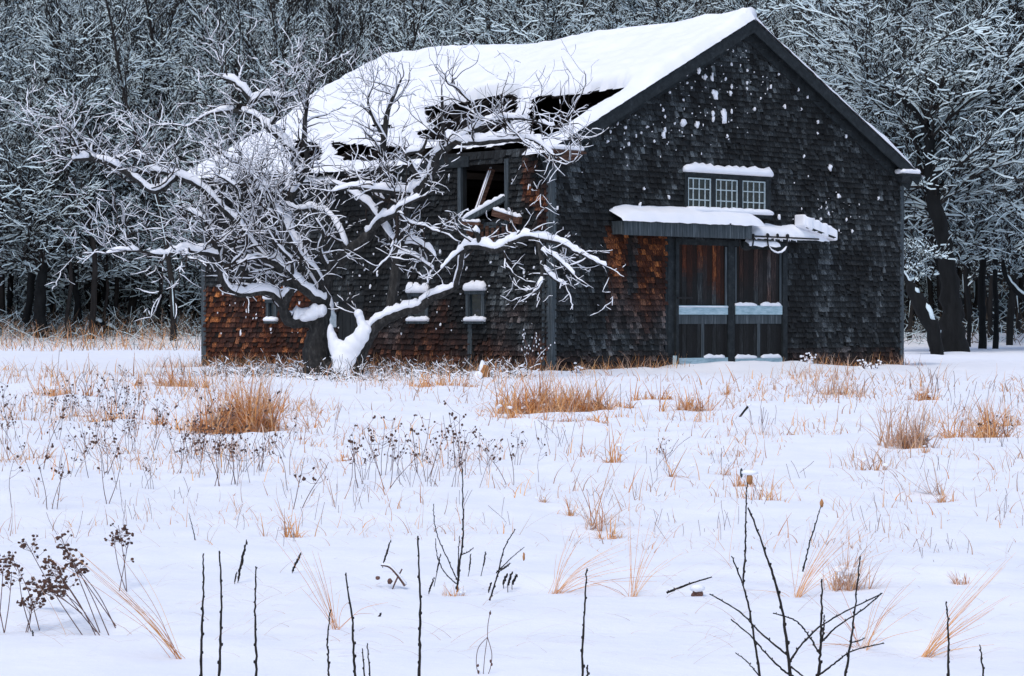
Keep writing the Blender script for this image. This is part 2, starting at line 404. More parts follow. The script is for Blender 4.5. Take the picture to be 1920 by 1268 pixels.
# walls -----------------------------------------------------------------
def zroof(x): return RZ - .06 - (RX - x) * (RZ - EAVE - .1) / RX if x < RX else RZ - .06 - (x - RX) * (RZ - EAVE - .1) / (W - RX)
def rustF(x, z):      # unweathered wood on the gable wall
    a, zt = FR(1140, 435); b_, zb = FR(1246, 600); v = 0
    if a - .1 < x < b_ + .05 and zb - .8 < z < zt + .1:
        u = (x - a) / (b_ - a); w = (z - (zb - .8)) / (zt - zb + .8)
        n = .5 + 1.3 * fbm(x, z * .5, .8, 3)
        v = max(0, min(1, (w * 1.5) * (.6 + .6 * u) + (n - .5) * .4 - .1))
        if .32 < u < .5 and w > .5: v *= .1
    if z < .5: v = max(v, .45 * (1 - z / .5))
    return v
SR1 = SD(381, 560)[0]; 
def rustS(y, z):
    v = 0
    zt = SD(480, 556)[1]; ya = SD(602, 600)[0]
    if y > ya - .3 and z < zt + .15: v = max(0, min(1, .95 + .5 * fbm(y, z, .8, 3)))
    elif z < 1.6: v = max(0, min(.8, (1.5 - z) * .6 - .2 * (y < 3.5) + .6 * fbm(y, z, 1.0, 3)))
    elif y < .9 and z > 3.1: v = max(0, min(.8, .35 + 1.2 * fbm(y, z, .5, 3)))
    return v
def shingles(mb, along, L0, L1, ztop, rust, openings, c0=-.25, seed=1):
    rr = random.Random(seed); z = c0; exp_ = .128; k = 0
    def pt(u, out, z): return (u, -out, z) if along == 'x' else (-out, u, z)
    while z < 8.6:
        u = L0 - rr.uniform(0, .1); wav = .006 * math.sin(k * 1.7)
        while u < L1:
            w = rr.uniform(.075, .19); a = max(u, L0); b_ = min(u + w, L1); u += w
            if b_ - a < .03: continue
            um = (a + b_) / 2
            if z > ztop(um) - .16: continue
            if any(o[0] < um < o[1] and o[2] < z + .06 < o[3] for o in openings): continue
            if rr.random() < .012: continue
            wear = .5 + fbm(um, z, 1.6, 2)
            drop = rr.uniform(0, .012) + (rr.uniform(.01, .045) if rr.random() < .05 + .12 * max(0, wear) else 0)
            if rr.random() < .05 + .08 * max(0, wear): drop = -rr.uniform(.01, .05)
            ob = rr.uniform(.052, .072) + (rr.uniform(.01, .03) if rr.random() < .12 else 0)
            zz = z - drop + wav + .010 * math.sin(um * .6 + k * .4) ; zt_ = z + .155; g = .0035; tl = rr.uniform(-.006, .006)
            cc = (rust(um, z), min(1, max(.1, rr.gauss(.60 if along == 'x' else .53 + .06 * (um < 2), .085) + .03 * (rust(um, z) > .3) * (along == 'y'))), 0)
            vs = [pt(a + g, .002, zz + tl), pt(b_ - g, .002, zz - tl), pt(b_ - g, ob, zz - tl), pt(a + g, ob, zz + tl), pt(a + g, .002, zt_), pt(b_ - g, .002, zt_), pt(b_ - g, .008, zt_), pt(a + g, .008, zt_)]
            mb.add(vs, [(0, 1, 2, 3), (3, 2, 6, 7), (0, 3, 7, 4), (1, 5, 6, 2)] if along == 'x' else [(3, 2, 1, 0), (7, 6, 2, 3), (4, 7, 3, 0), (2, 6, 5, 1)], 0, cc)
        z += exp_; k += 1
fx = lambda px, py: FR(px, py)
dL = FR(1247, 600)[0]; dR = FR(1473, 600)[0]; dT = FR(1360, 452)[1]
wL = FR(1280, 360)[0]; wR = FR(1441, 360)[0]; wT = FR(1360, 334)[1]; wB = FR(1360, 398)[1]
mb = MB()
mb.add([(0, 0, -.4), (W, 0, -.4), (W, 0, EAVE), (RX, 0, RZ - .1), (0, 0, EAVE), (0, .12, -.4), (W, .12, -.4), (W, .12, EAVE), (RX, .12, RZ - .1), (0, .12, EAVE)],
       [(0, 1, 2, 3, 4), (9, 8, 7, 6, 5), (0, 5, 6, 1), (1, 6, 7, 2), (2, 7, 8, 3), (3, 8, 9, 4), (4, 9, 5, 0)])
mb.m = [1] * len(mb.m)
shingles(mb, 'x', 0.05, W - .05, zroof, rustF, [(dL, dR, -1, dT), (wL, wR, wB, wT)], seed=5)
mb.build('wall', [M['shingle'], M['darkwood']], barn)
# long wall
oy0 = SD(950, 360)[0]; oy1 = SD(868, 360)[0]; oz0 = SD(910, 417)[1]; oz1 = SD(910, 305)[1]
sy0 = SD(912, 570)[0]; sy1 = SD(878, 570)[0]; sz0 = SD(895, 600)[1]; sz1 = SD(895, 552)[1]
ty0 = SD(806, 570)[0]; ty1 = SD(770, 570)[0]; tz0 = SD(790, 600)[1]; tz1 = SD(790, 556)[1]
dy0 = SD(682, 600)[0]; dy1 = SD(636, 600)[0]; dz1 = SD(660, 566)[1]
vy0 = SD(522, 585)[0]; vy1 = SD(503, 585)[0]; vz0 = SD(512, 600)[1]; vz1 = SD(512, 568)[1]
mb = MB(); H = EAVE - .04
for a, b_, z0, z1 in ((0.121, oy0, -.4, H), (oy1, LEN, -.4, H), (oy0, oy1, -.4, oz0), (oy0, oy1, oz1, H)):
    mb.box((0, a, z0), (.12, b_, z1), 1)
shingles(mb, 'y', .07, LEN - .06, lambda u: EAVE + .15, rustS, [(oy0 - .1, oy1 + .1, oz0, oz1), (sy0, sy1, sz0, sz1), (ty0, ty1, tz0, tz1), (dy0, dy1, -1, dz1), (vy0, vy1, vz0, vz1), (SD(1010, 400)[0], SD(1035, 400)[0], oz0, EAVE)], seed=8)
mb.build('wall', [M['shingle'], M['darkwood']], barn)
mb = MB(); mb.box((W - .12, .121, -.4), (W, LEN, EAVE - .04), 1); mb.box((.121, LEN - .12, -.4), (W - .121, LEN + .001, EAVE - .05), 1)
mb.add([(0, LEN + .002, EAVE - .05), (W, LEN + .002, EAVE - .05), (RX, LEN + .002, RZ - .35), (0, LEN - .1, EAVE - .05), (W, LEN - .1, EAVE - .05), (RX, LEN - .1, RZ - .35)], [(0, 2, 1), (3, 4, 5), (0, 1, 4, 3), (1, 2, 5, 4), (2, 0, 3, 5)], 1)
mb.box((.13, .13, -.3), (W - .13, LEN - .13, .05), 1)
mb.build('wall', [M['shingle'], M['inside']], barn)

# corner boards, rake boards, returns
for (x0, x1, y0, y1, ztop) in ((-.05, .09, -.052, -.003, EAVE + .02), (W - .10, W + .05, -.052, -.003, EAVE - .12)):
    mb = MB(); mb.box((x0, y0, -.3), (x1, y1, ztop)); mb.build('corner_board', M['greywood'], barn)
mb = MB(); mb.box((-.051, -.0, -.3), (-.004, .12, EAVE - .1)); mb.box((-.046, .19, -.3), (-.005, .27, 2.9)); mb.build('corner_board', M['greywood'], barn)
mb = MB(); mb.box((-.051, LEN - .15, -.3), (-.004, LEN + .04, EAVE - .1)); mb.build('corner_board', M['greywood'], barn)
for sd in (0, 1):
    dr, nr, LL = (sdir, snor, SLL) if sd == 0 else (rdir, rnor, RSL)
    mb = MB()
    def rake(y0, y1, h0, h1):
        vs = []
        for yy in (y0, y1):
            for tt, hh in ((-.06 if sd == 1 else 0, h0), (LL, h0), (LL, h1), (0, h1)):
                q = Vector((RX, 0, RZ)) + dr * max(tt, 0) + nr * hh
                if tt <= 0: q.x = RX; q.z = RZ + hh / abs(nr.z)
                vs.append((q.x, yy, q.z))
        mb.add(vs, [(0, 1, 2, 3), (7, 6, 5, 4), (0, 4, 5, 1), (1, 5, 6, 2), (2, 6, 7, 3), (3, 7, 4, 0)])
    rake(-.30, -.262, -.27, -.004); rake(-.26, -.002, -.085, -.045); rake(-.06, -.036, -.42, -.09)
    mb.build('rake_board', M['trim'], barn)
def cornice(x0, x1, zc, mat):
    mb = MB()
    mb.box((x0, -.36, zc - .05), (x1, -.055, zc)); 
    mb.add([(x0 + .04, -.32, zc - .052), (x1 - .04, -.32, zc - .052), (x1 - .04, -.056, zc - .052), (x0 + .04, -.056, zc - .052), (x0 + .2, -.15, zc - .2), (x1 - .22, -.15, zc - .2), (x1 - .22, -.056, zc - .2), (x0 + .2, -.056, zc - .2)],
           [(0, 4, 5, 1), (1, 5, 6, 2), (2, 6, 7, 3), (3, 7, 4, 0), (4, 7, 6, 5)])
    o = mb.build('cornice_return', mat, barn)
    s_ = MB(); n_ = 12
    s_.snowcap([(x0 + (x1 - x0) * i / n_, -.20, zc - .02) for i in range(n_ + 1)], [.15] * (n_ + 1), lambda r: .045, n=10)
    for i_, v in enumerate(s_.v): s_.v[i_] = Vector((v.x, v.y, max(v.z, zc + .002)))
    s_.build('snow', M['snow'], o, smooth=True)
cornice(-.42, FR(1078, 285)[0], FR(1060, 285)[1], M['redwood'])
cornice(FR(1672, 327)[0], W + .38, FR(1690, 328)[1], M['trim'])
# eave board of the long wall, with the exposed plate carrying snow
mb = MB()
y = .0
while y < LEN:
    y2 = min(LEN, y + R.uniform(1.5, 2.8)); dz = R.uniform(-.04, .03)
    if not (oy0 - .3 < (y + y2) / 2 < oy1 - .2): mb = MB(); mb.box((-.09, y, EAVE - .30 + dz), (-.038, y2 - .01, EAVE - .06 + dz)); mb.build('eave_board', M['trim'], barn)
    y = y2
def slabsnow(parent, pts, w, th, name='snow', gap=0, rnd=R):
    mb = MB(); mb.snowcap(pts, [w] * len(pts), lambda r: th, n=10, gap=gap, rnd=rnd); return mb.build(name, M['snow'], parent, smooth=True)
ya, za = SD(626, 336, .12); yb, zb_ = SD(500, 340, .12)
mb = MB(); mb.box((-.22, ya, za - .1), (-.052, yb, za - .03)); lo = mb.build('ledge', M['trim'], barn)
slabsnow(lo, [(-.13, ya + (yb - ya) * i / 30, za - .06) for i in range(31)], .09, .09)

# opening with fallen timbers
mb = MB()
mb.box((-.075, oy0 - .12, oz0 - .12), (-.004, oy0, oz1 + .05)); mb.box((-.075, oy1, oz0 - .12), (-.004, oy1 + .1, oz1 + .05))
mb.box((-.055, oy0 + .002, oz0 - .13), (.1, oy1 - .002, oz0 - .002))
mb.build('opening_frame', M['greywood'], barn)
def timber(a, b_, w, h, mat, off0=.15, off1=.15, th=.06, name='fallen_timber'):
    y0, z0 = SD(*a, off0); y1, z1 = SD(*b_, off1)
    A = Vector((-off0, y0, z0)); B = Vector((-off1, y1, z1))
    mb = MB(); mb.beam(A, B, w, h); o = mb.build(name, mat, barn)
    slabsnow(o, [A.lerp(B, i / 14) + Vector((0, 0, h * .3)) for i in range(15)], w * .45, th)
    return o
timber((880, 440), (922, 318), .12, .13, M['redwood'], .25, -.3, .05)
timber((868, 417), (948, 372), .10, .12, M['greywood'], .28, .05, .09)
timber((925, 398), (976, 414), .10, .16, M['redwood'], .25, .2, .06)
timber((866, 418), (900, 420), .08, .08, M['redwood'], .3, .2, .05)
# ragged broken planks under the opening
mb = MB()
for i in range(9):
    y, z = SD(884 + i * 10, 430, .05); mb.box((-.06 - .01 * (i % 2), y - .045, z - R.uniform(.1, .4)), (-.036, y + .05, z + R.uniform(.02, .16)), 0)
mb.build('broken_plank', M['redwood'], barn)

# small windows of the long wall
def swin(y0, y1, z0, z1, capw=.1, glass=True):
    mb = MB(); f = .09
    mb.box((-.08, y0, z0 - .03), (-.003, y0 + f, z1)); mb.box((-.08, y1 - f, z0 - .03), (-.003, y1, z1)); mb.box((-.10, y0 - .02, z1), (-.003, y1 + .02, z1 + .09)); mb.box((-.13, y0 - .02, z0 - .09), (-.003, y1 + .02, z0 - .03))
    w = mb.build('window', M['greywood'], barn)
    mb = MB(); mb.box((-.02, y0 + f, z0 - .03), (-.003, y1 - f, z1)); mb.build('pane', M['glass'], w)
    s1 = MB(); ym = (y0 + y1) / 2; n_ = 10
    for (zz, th, ww) in ((z1 + .07, .16, .10), (z0 - .05, .06, .09)):
        pts = [(-.07, y0 - .04 + (y1 - y0 + .08) * i / n_, zz) for i in range(n_ + 1)]; b0 = len(s1.v)
        s1.snowcap(pts, [ww] * (n_ + 1), lambda r, th=th: th, n=10)
    s1.build('snow', M['snow'], w, smooth=True)
swin(sy0, sy1, sz0, sz1); swin(ty0, ty1, tz0, tz1); swin(vy0, vy1, vz0, vz1)
mb = MB(); yq = SD(884, 640)[0]; mb.box((-.06, yq - .07, -.2), (-.036, yq + .07, sz0 - .1)); mb.build('batten', M['greywood'], barn)
mb = MB()
for i in range(6):
    a = dy0 + (dy1 - dy0) * i / 6; mb.box((-.03 - .004 * (i % 2), a, -.2), (-.003, a + (dy1 - dy0) / 6 - .008, dz1))
mb.box((-.07, dy0 - .1, dz1), (-.003, dy1 + .1, dz1 + .14)); mb.build('side_door', M['darkwood'], barn)

# front window strip
mb = MB(); fr_ = MB()
fr_.box((wL, -.085, wT - .02), (wR, -.003, wT + .09)); fr_.box((wL, -.12, wB - .12), (wR, -.003, wB - .02))
xs = [(FR(1286, 360)[0], FR(1330, 360)[0]), (FR(1338, 360)[0], FR(1380, 360)[0]), (FR(1388, 360)[0], FR(1432, 360)[0])]
prev = wL
for a, b_ in xs + [(wR, None)]:
    fr_.box((prev, -.075, wB - .02), (a, -.003, wT - .02)); prev = b_
strip = fr_.build('window_strip', M['trim'], barn)
for a, b_ in xs:
    p = MB(); p.box((a, -.03, wB - .02), (b_, -.003, wT - .02)); pane = p.build('pane', M['glass'], strip)
    q = MB(); z0, z1 = wB, wT - .04; e = .028
    q.box((a + .01, -.062, z0), (a + .01 + e, -.031, z1)); q.box((b_ - .01 - e, -.062, z0), (b_ - .01, -.031, z1))
    q.box((a + .01, -.0625, z0), (b_ - .01, -.0315, z0 + e)); q.box((a + .01, -.0625, z1 - e), (b_ - .01, -.0315, z1))
    for i in (1, 2, 3): x = a + (b_ - a) * i / 4; q.box((x - .011, -.055, z0), (x + .011, -.0312, z1))
    for i in (1, 2): z = z0 + (z1 - z0) * i / 3; q.box((a + .02, -.0555, z - .012), (b_ - .02, -.0313, z + .012))
    q.build('muntin_grid', M['muntin'], strip)
slabsnow(strip, [(wL - .05 + (wR - wL + .1) * i / 24, -.05, wT + .07) for i in range(25)], .11, .14)
slabsnow(strip, [(wL - .03 + (wR - wL + .06) * i / 24, -.08, wB - .05) for i in range(25)], .10, .07)

# pent roof over the doors
x0 = FR(1145, 430)[0]; x1 = FR(1385, 440)[0]; zt = FR(1270, 418, .4)[1]; zb = FR(1270, 444, .4)[1]
mb = MB(); dpt = .42
mb.box((x0, -dpt, zb), (x1, -dpt + .05, zt)); mb.box((x0, -dpt + .051, zb + .02), (x0 + .05, -.005, zt))
x2 = FR(1470, 440)[0]
mb.add([(x0, -dpt - .03, zt + .002), (x1 + .3, -dpt - .03, zt + .002), (x1 + .3, -.035, zt + .2), (x0, -.035, zt + .2), (x0, -dpt - .03, zt + .03), (x1 + .3, -dpt - .03, zt + .03), (x1 + .3, -.035, zt + .23), (x0, -.035, zt + .23)],
       [(0, 3, 2, 1), (4, 5, 6, 7), (0, 1, 5, 4), (1, 2, 6, 5), (2, 3, 7, 6), (3, 0, 4, 7)])
pent = mb.build('door_hood', M['greywood'], barn)
def wedge(parent, x0, x1, y0, y1, z0, zb_, th, mat=M['snow'], n=44, m_=8, seed=0, ragged=0.06, skirt=.04):
    mb = MB(); 
    for i in range(n + 1):
        for j in range(m_ + 1):
            u = i / n; v = j / m_; e = min(1, min(u, 1 - u) * n / 5); e2 = min(1, v * m_ / 2.5)
            x = x0 + (x1 - x0) * u; y = y0 + (y1 - y0) * v; zz = z0 + (zb_ - z0) * v
            jj = ragged * noise.noise(Vector((x * 4, seed, v * 2)))
            h_ = th * math.sqrt(max(0, 1 - (1 - e) ** 2)) * math.sqrt(max(0, 1 - (1 - e2) ** 2)) * (1 + .3 * noise.noise(Vector((x * 2.3, y * 3, seed))))
            mb.v.append((x, y + (jj if j == 0 else 0), zz + h_ - (skirt if j == 0 else 0) + (jj * .5 if j == 0 else 0)))
    for i in range(n):
        for j in range(m_):
            k = i * (m_ + 1) + j; mb.f.append((k, k + m_ + 1, k + m_ + 2, k + 1)); mb.m.append(0); mb.c.append(None)
    return mb.build('snow', mat, parent, smooth=True)
wedge(pent, x0 - .09, x1 + .42, -dpt - .06, -.03, zt + .035, zt + .24, .15)
# broken right part of the hood: boards, snow and the hanging iron
z2 = FR(1450, 445, .3)[1]
mb = MB(); x3 = FR(1520, 440)[0]
mb.beam((x1 + .1, -.22, zb + .03), (x3 + .1, -.16, zb - .02), .16, .05); mb.beam((x1 + .35, -.10, zb + .17), (x3 + .25, -.09, zb + .13), .12, .06)
mb.box((x1 + .06, -.10, zb - .22), (x2, -.036, zb - .04))
br = mb.build('broken_board', M['trim'], barn)
rr_ = random.Random(4)
wedge(br, x1 + .22, x3 + .3, -.31, -.035, zb + .05, zb + .24, .15, seed=3, ragged=.16, skirt=.03)
wedge(br, x1 + .02, x1 + 1.15, -.33, -.18, zb - .12, zb - .04, .05, seed=9, ragged=.1)
ic = MB()
for xq in (.95, 1.16, 1.22, 1.45, 1.52, 1.75):
    xx = x1 + xq; ic.tube([(xx, -.3, zb + .03), (xx + .01, -.3, zb - rr_.uniform(.01, .07))], [.022, .006], 6)
ic.build('icicle', M['snow'], br)
xa, za_ = FR(1508, 418, .3); xb, zb2 = FR(1562, 440, .3)
mb = MB(); mb.beam((xa, -.25, za_ - .04), (xb, -.25, zb2 - .02), .34, .05, up=(0, -.5, 1)); sb = mb.build('loose_board', M['trim'], barn)
mb = MB(); q0 = Vector((xa - .06, -.25, za_ + .04)); q1 = Vector((xb + .02, -.25, zb2 + .0))
for i in range(13):
    q = q0.lerp(q1, i / 12); mb.box((q.x - .05, q.y - .17 + rr_.uniform(-.03, .03), q.z - .15 + rr_.uniform(-.03, .02)), (q.x + .05, q.y + .18, q.z + .14 + rr_.uniform(-.03, .04)))
so_ = mb.build('snow', M['snow'], sb, smooth=True); q_ = so_.modifiers.new('r', 'REMESH'); q_.mode = 'VOXEL'; q_.voxel_size = .025; q_ = so_.modifiers.new('s', 'SMOOTH'); q_.iterations = 14; q_.factor = .6
mb = MB()
for (pa, pb) in ((1437, 1474), (1384, 1410)):
    xa_, zz = FR(pa, 442, .3); xb_, _ = FR(pb, 442, .3); c = (xa_ + xb_) / 2; r_ = (xb_ - xa_) / 2; d_ = .34
    pts = [(xa_, -.34, zz), (xa_, -.34, zz - d_ * .45)] + [(c - r_ * math.cos(a * PI / 8), -.34, zz - d_ * .45 - r_ * .75 * math.sin(a * PI / 8)) for a in range(1, 8)] + [(xb_, -.34, zz - d_ * .45), (xb_, -.34, zz)]
    mb.tube(pts, [.018] * len(pts), 6)
    for xx in (xa_, c, xb_): mb.blob((xx, -.34, zz + .0), (.045, .04, .06))
    if pa < 1430: continue
    sn = MB(); sn.snowcap([Vector(p) for p in pts[2:-2]], [.024] * (len(pts) - 4), lambda r: .04)
mb.tube([(x1 + .2, -.34, zz + .0), (x3 - .1, -.34, zz - .02)], [.02, .02], 6)
ir = mb.build('iron_ring', M['iron'], barn, smooth=True); sn.build('snow', M['snow'], ir, smooth=True)

# doors
def rustD(x, z, amt): return min(1, amt * max(0, min(1, .25 * (z > 1.4) + (z - 1.7) * .9 + 1.0 * fbm(x, z * .25, .35, 3))))
p1 = FR(1267, 600)[0]; p2 = FR(1361, 600)[0]; p3 = FR(1375, 600)[0]; p4 = FR(1463, 600)[0]
mb = MB(); 
mb.box((dL + .05, -.05, -.2), (dL + .33, -.003, dT + .05)); mb.box((p1 - .10, -.11, -.2), (p1 - .01, -.0515, dT + .02)); mb.box((p2 + .02, -.06, -.2), (p3 - .02, -.003, dT)); mb.box((p4 + .01, -.085, -.2), (p4 + .17, -.003, dT + .1))
mb.box((p1 - .009, -.045, dT - .12), (p4 + .009, -.003, dT + .05))
mb.box((dL - .03, -.038, -.2), (dL + .049, -.003, dT + .05))
mb.build('door_frame', M['trim'], barn)
for di, (a, b_) in enumerate(((p1, p2), (p3, p4))):
    mb = MB(); x = a; k = 0
    while x < b_ - .02:
        w = min(R.uniform(.13, .2), b_ - x); mm = x + w / 2
        zz = -.1
        while zz < dT - .15:
            mb.box((x + .004, -.030 - .004 * (k % 3), zz), (x + w - .004, -.003, zz + .1), 0, (rustD(mm, zz, 1.5 if di == 0 else .35), .38 + .3 * ((k * 37) % 10) / 10, 0)); zz += .1
        x += w; k += 1
    door = mb.build('door', M['shingle'], barn)
    zm0 = FR(1315 + di * 100, 590)[1]; zm1 = FR(1315 + di * 100, 573)[1]; zq0 = FR(1315 + di * 100, 686)[1]; zq1 = FR(1315 + di * 100, 671)[1]
    for (za1, zb1, nm) in ((zm0, zm1, 'rail'), (zq0, zq1, 'rail')):
        mb = MB(); mb.box((a + .01, -.075, za1), (b_ - .01, -.043, zb1)); mb.build(nm, M['paleblue'], door)
    sn = MB(); 
    for (u0, u1, z) in (((.0, .45, zm1), (.54, .97, zm1), (.0, .45, zq1), (.55, .97, zq1)) if di else ((.0, 1, zm1 - .03), (.52, .93, zq1))):
        pts = [(a + (b_ - a) * (u0 + (u1 - u0) * i / 8), -.055, z - .02) for i in range(9)]
        sn.snowcap(pts, [.035] * 9, lambda r: .07 if z != zm1 - .03 else .01, n=8)
    sn.build('snow', M['snow'], door, smooth=True)
    mb = MB(); mb.box((a + .02, -.052, zm0 - .22), (b_ - .02, -.0445, zm0 - .003)); xm = (a + b_) / 2; mb.box((xm - .05, -.0535, zq1 + .003), (xm + .05, -.0441, zm0 - .222))
    mb.box((b_ - .09, -.0505, zm1 + .004), (b_ - .01, -.0442, dT - .14)); mb.box((a + .01, -.0505, zm1 + .004), (a + .06, -.0442, dT - .14)); mb.build('stile', M['greywood'], door)
    if di == 0:
        mb = MB(); q0 = FR(1263, 559)[0]; q1, qz = FR(1290, 559); mb.box((q0, -.15, qz - .02), (q1, -.112, qz + .02)); mb.box((q0 + .02, -.112, qz - .015), (q0 + .05, -.046, qz + .015)); mb.box((q1 - .04, -.112, qz - .03), (q1 - .01, -.046, qz + .03)); mb.build('latch', M['iron'], door)

# snow caught on the shingles
pts = [(811,330,2),(843,360,2),(873,360,2),(757,350,1),(757,388,1),(779,410,1),(716,347,1),(945,232,1),(972,238,1),(965,300,1),(1030,240,1),(1037,330,1),(937,370,1),(1037,388,1),(1037,415,1),(966,405,1.5),(960,437,1.5),(890,443,3),(878,430,1.5),(675,432,1),(740,467,1),(645,512,1.2),(655,545,1.2),(740,575,3),(805,583,2.6),(878,530,1.6),(880,558,1.6),(930,542,3.4),(965,520,1.2),(648,628,2.3),(655,607,1.3),(700,577,1),(572,592,1),(365,605,1.2),(400,615,1),(434,578,1),(470,595,1),(520,635,1),(545,620,1),(387,660,1.2),(485,672,1),(605,660,1),(945,635,1.4),(1072,510,1.3),(1100,460,1),(1147,405,1),(1183,348,1.2),(1278,418,1.3),(1320,453,1),(1213,498,1.5),(1290,510,1),(1366,570,1),(1366,622,1.2),(1498,637,1),(1425,783,2.3),(1462,914,1.6),(1302,730,1),(1650,926,1.1),(1382,967,1),(1408,968,1),(1416,995,1),(1500,1025,1.2),(1185,1012,1.6),(1527,1078,1.2),(1380,1023,1),(1350,1020,1),(557,880,1.2),(673,920,1.4),(537,955,1.8),(540,970,1.2),(707,980,2),(153,970,1),(1010,787,1)]
for (a, b_, k) in pts:
    mb = MB()
    x, z = FR(980 + a / 2.486, b_ / 2.486); e = .026 * k ** 1.1
    mb.blob((x, -.055, z), (e * R.uniform(.8, 1.1), .03 + .008 * k, e * R.uniform(1.1, 1.9)), rnd=R, jit=.45)
    if k > 2: mb.blob((x + e * .6, -.04, z + e * .4), (e * .7, .035, e * .8), rnd=R, jit=.3)
    mb.build('snow_clump', M['snow'], barn, smooth=True)
mb = MB()
for i in range(150):
    cx, cy = R.choice(((880, 400), (700, 580), (1000, 350), (850, 500), (450, 620), (1350, 1000)))
    x, z = FR(980 + R.gauss(cx, 130) / 2.486, R.gauss(cy, 90) / 2.486)
    if .2 < x < W - .2 and 3 < z < zroof(x) - .4: e = R.uniform(.007, .02); q = R.choice((.5, 1, 2)); mb.blob((x, -.06, z), (e / q ** .5, .02, e * q), n=5, m=3, jit=.4)
for i in range(190):
    y = R.uniform(.4, LEN - .3); z = R.uniform(.8, EAVE - .4)
    if oy0 - .2 < y < oy1 + .2 and oz0 - .1 < z: continue
    e = R.choice((.012, .018, .018, .03, .045)); mb.blob((-.035, y, z), (.025, e, e * R.uniform(.7, 2.4)), n=5, m=3)
mb.build('clinging_snow', M['snow'], barn, smooth=True)['kind'] = 'stuff'

# things standing at the barn
bx = P(620, 600, 57.3); gzz = gz(bx.x, bx.y)
nb = empty('nest_box', (bx.x, bx.y, gzz)); tag(nb, 'small pale box on a thin post behind the apple tree fork', 'nest box')
mb = MB(); zc = P(0, 600, 57.3).z - gzz; w = .13
mb.add([(-w, -.1, zc - .17), (w, -.1, zc - .17), (w, .1, zc - .17), (-w, .1, zc - .17), (-w, -.1, zc + .1), (w, -.1, zc + .1), (w, .1, zc + .1), (-w, .1, zc + .1), (-w * .6, -.1, zc + .2), (w * .6, -.1, zc + .2), (w * .6, .1, zc + .2), (-w * .6, .1, zc + .2)],
       [(0, 3, 2, 1), (0, 1, 5, 4), (1, 2, 6, 5), (2, 3, 7, 6), (3, 0, 4, 7), (4, 5, 9, 8), (5, 6, 10, 9), (6, 7, 11, 10), (7, 4, 8, 11), (8, 9, 10, 11)])
mb.build('box', M['boxpaint'], nb)
mb = MB(); mb.beam((0, 0, -.2), (0, 0, zc - .172), .09, .09); mb.build('post', M['greywood'], nb)
mb = MB(); mb.tube([(0, 0, zc + .19), (-.01, 0, zc + .36), (-.02, 0, zc + .5), (-.02, 0, zc + .62)], [.09, .085, .055, .012], 8); mb.build('snow', M['snow'], nb, smooth=True)
# loose plank leaning by the doors
x, z = FR(1268, 690, .3)
o = barn.location; 
def bw_(x, y, z): return Vector((NX, NY, 0)) + AXV * x + AYV * y + Vector((0, 0, z))
a = bw_(FR(1256, 676)[0], -.16, .36); b_ = bw_(FR(1272, 690, .5)[0] - .05, -.42, .04)
mb = MB(); mb.beam(a, b_, .09, .04); lp = mb.build('loose_plank', M['paleblue']); tag(lp, 'short snowy plank leaning against the frame left of the barn doors', 'plank')
# ------------------------------------------------------------------ branch growing
def jitter(d, a, rr):
    v = Vector((rr.gauss(0, a), rr.gauss(0, a), rr.gauss(0, a))); return (d + v).normalized()
# ------------------------------------------------------------------ apple tree
ap = G(640, 708); APY = 53.6
apple = empty('apple_tree', (P(640, 700, APY).x, APY, 0)); tag(apple, 'gnarled old bare apple tree loaded with snow in front of barn', 'apple tree')
A0 = apple.location.copy()
def path(pts, dz=0):
    out = []; rad = []
    for q in pts:
        p = P(q[0], q[1], q[2] if len(q) > 3 else APY + dz); out.append(p - A0); rad.append((q[3] if len(q) > 3 else q[2]) * APY / F)
    return out, rad
def smoothpath(p, r, n=5):
    P_ = []; Q = []
    for i in range(len(p) - 1):
        a = p[max(i - 1, 0)]; b = p[i]; c = p[i + 1]; d = p[min(i + 2, len(p) - 1)]
        for k in range(n):
            t = k / n
            P_.append(.5 * ((2 * b) + (-a + c) * t + (2 * a - 5 * b + 4 * c - d) * t * t + (-a + 3 * b - 3 * c + d) * t ** 3)); Q.append(r[i] + (r[i + 1] - r[i]) * t)
    P_.append(p[-1]); Q.append(r[-1]); return P_, Q
ra = random.Random(21)
trunk = MB(); limbm = MB(); twigm = MB(); asnow = MB()
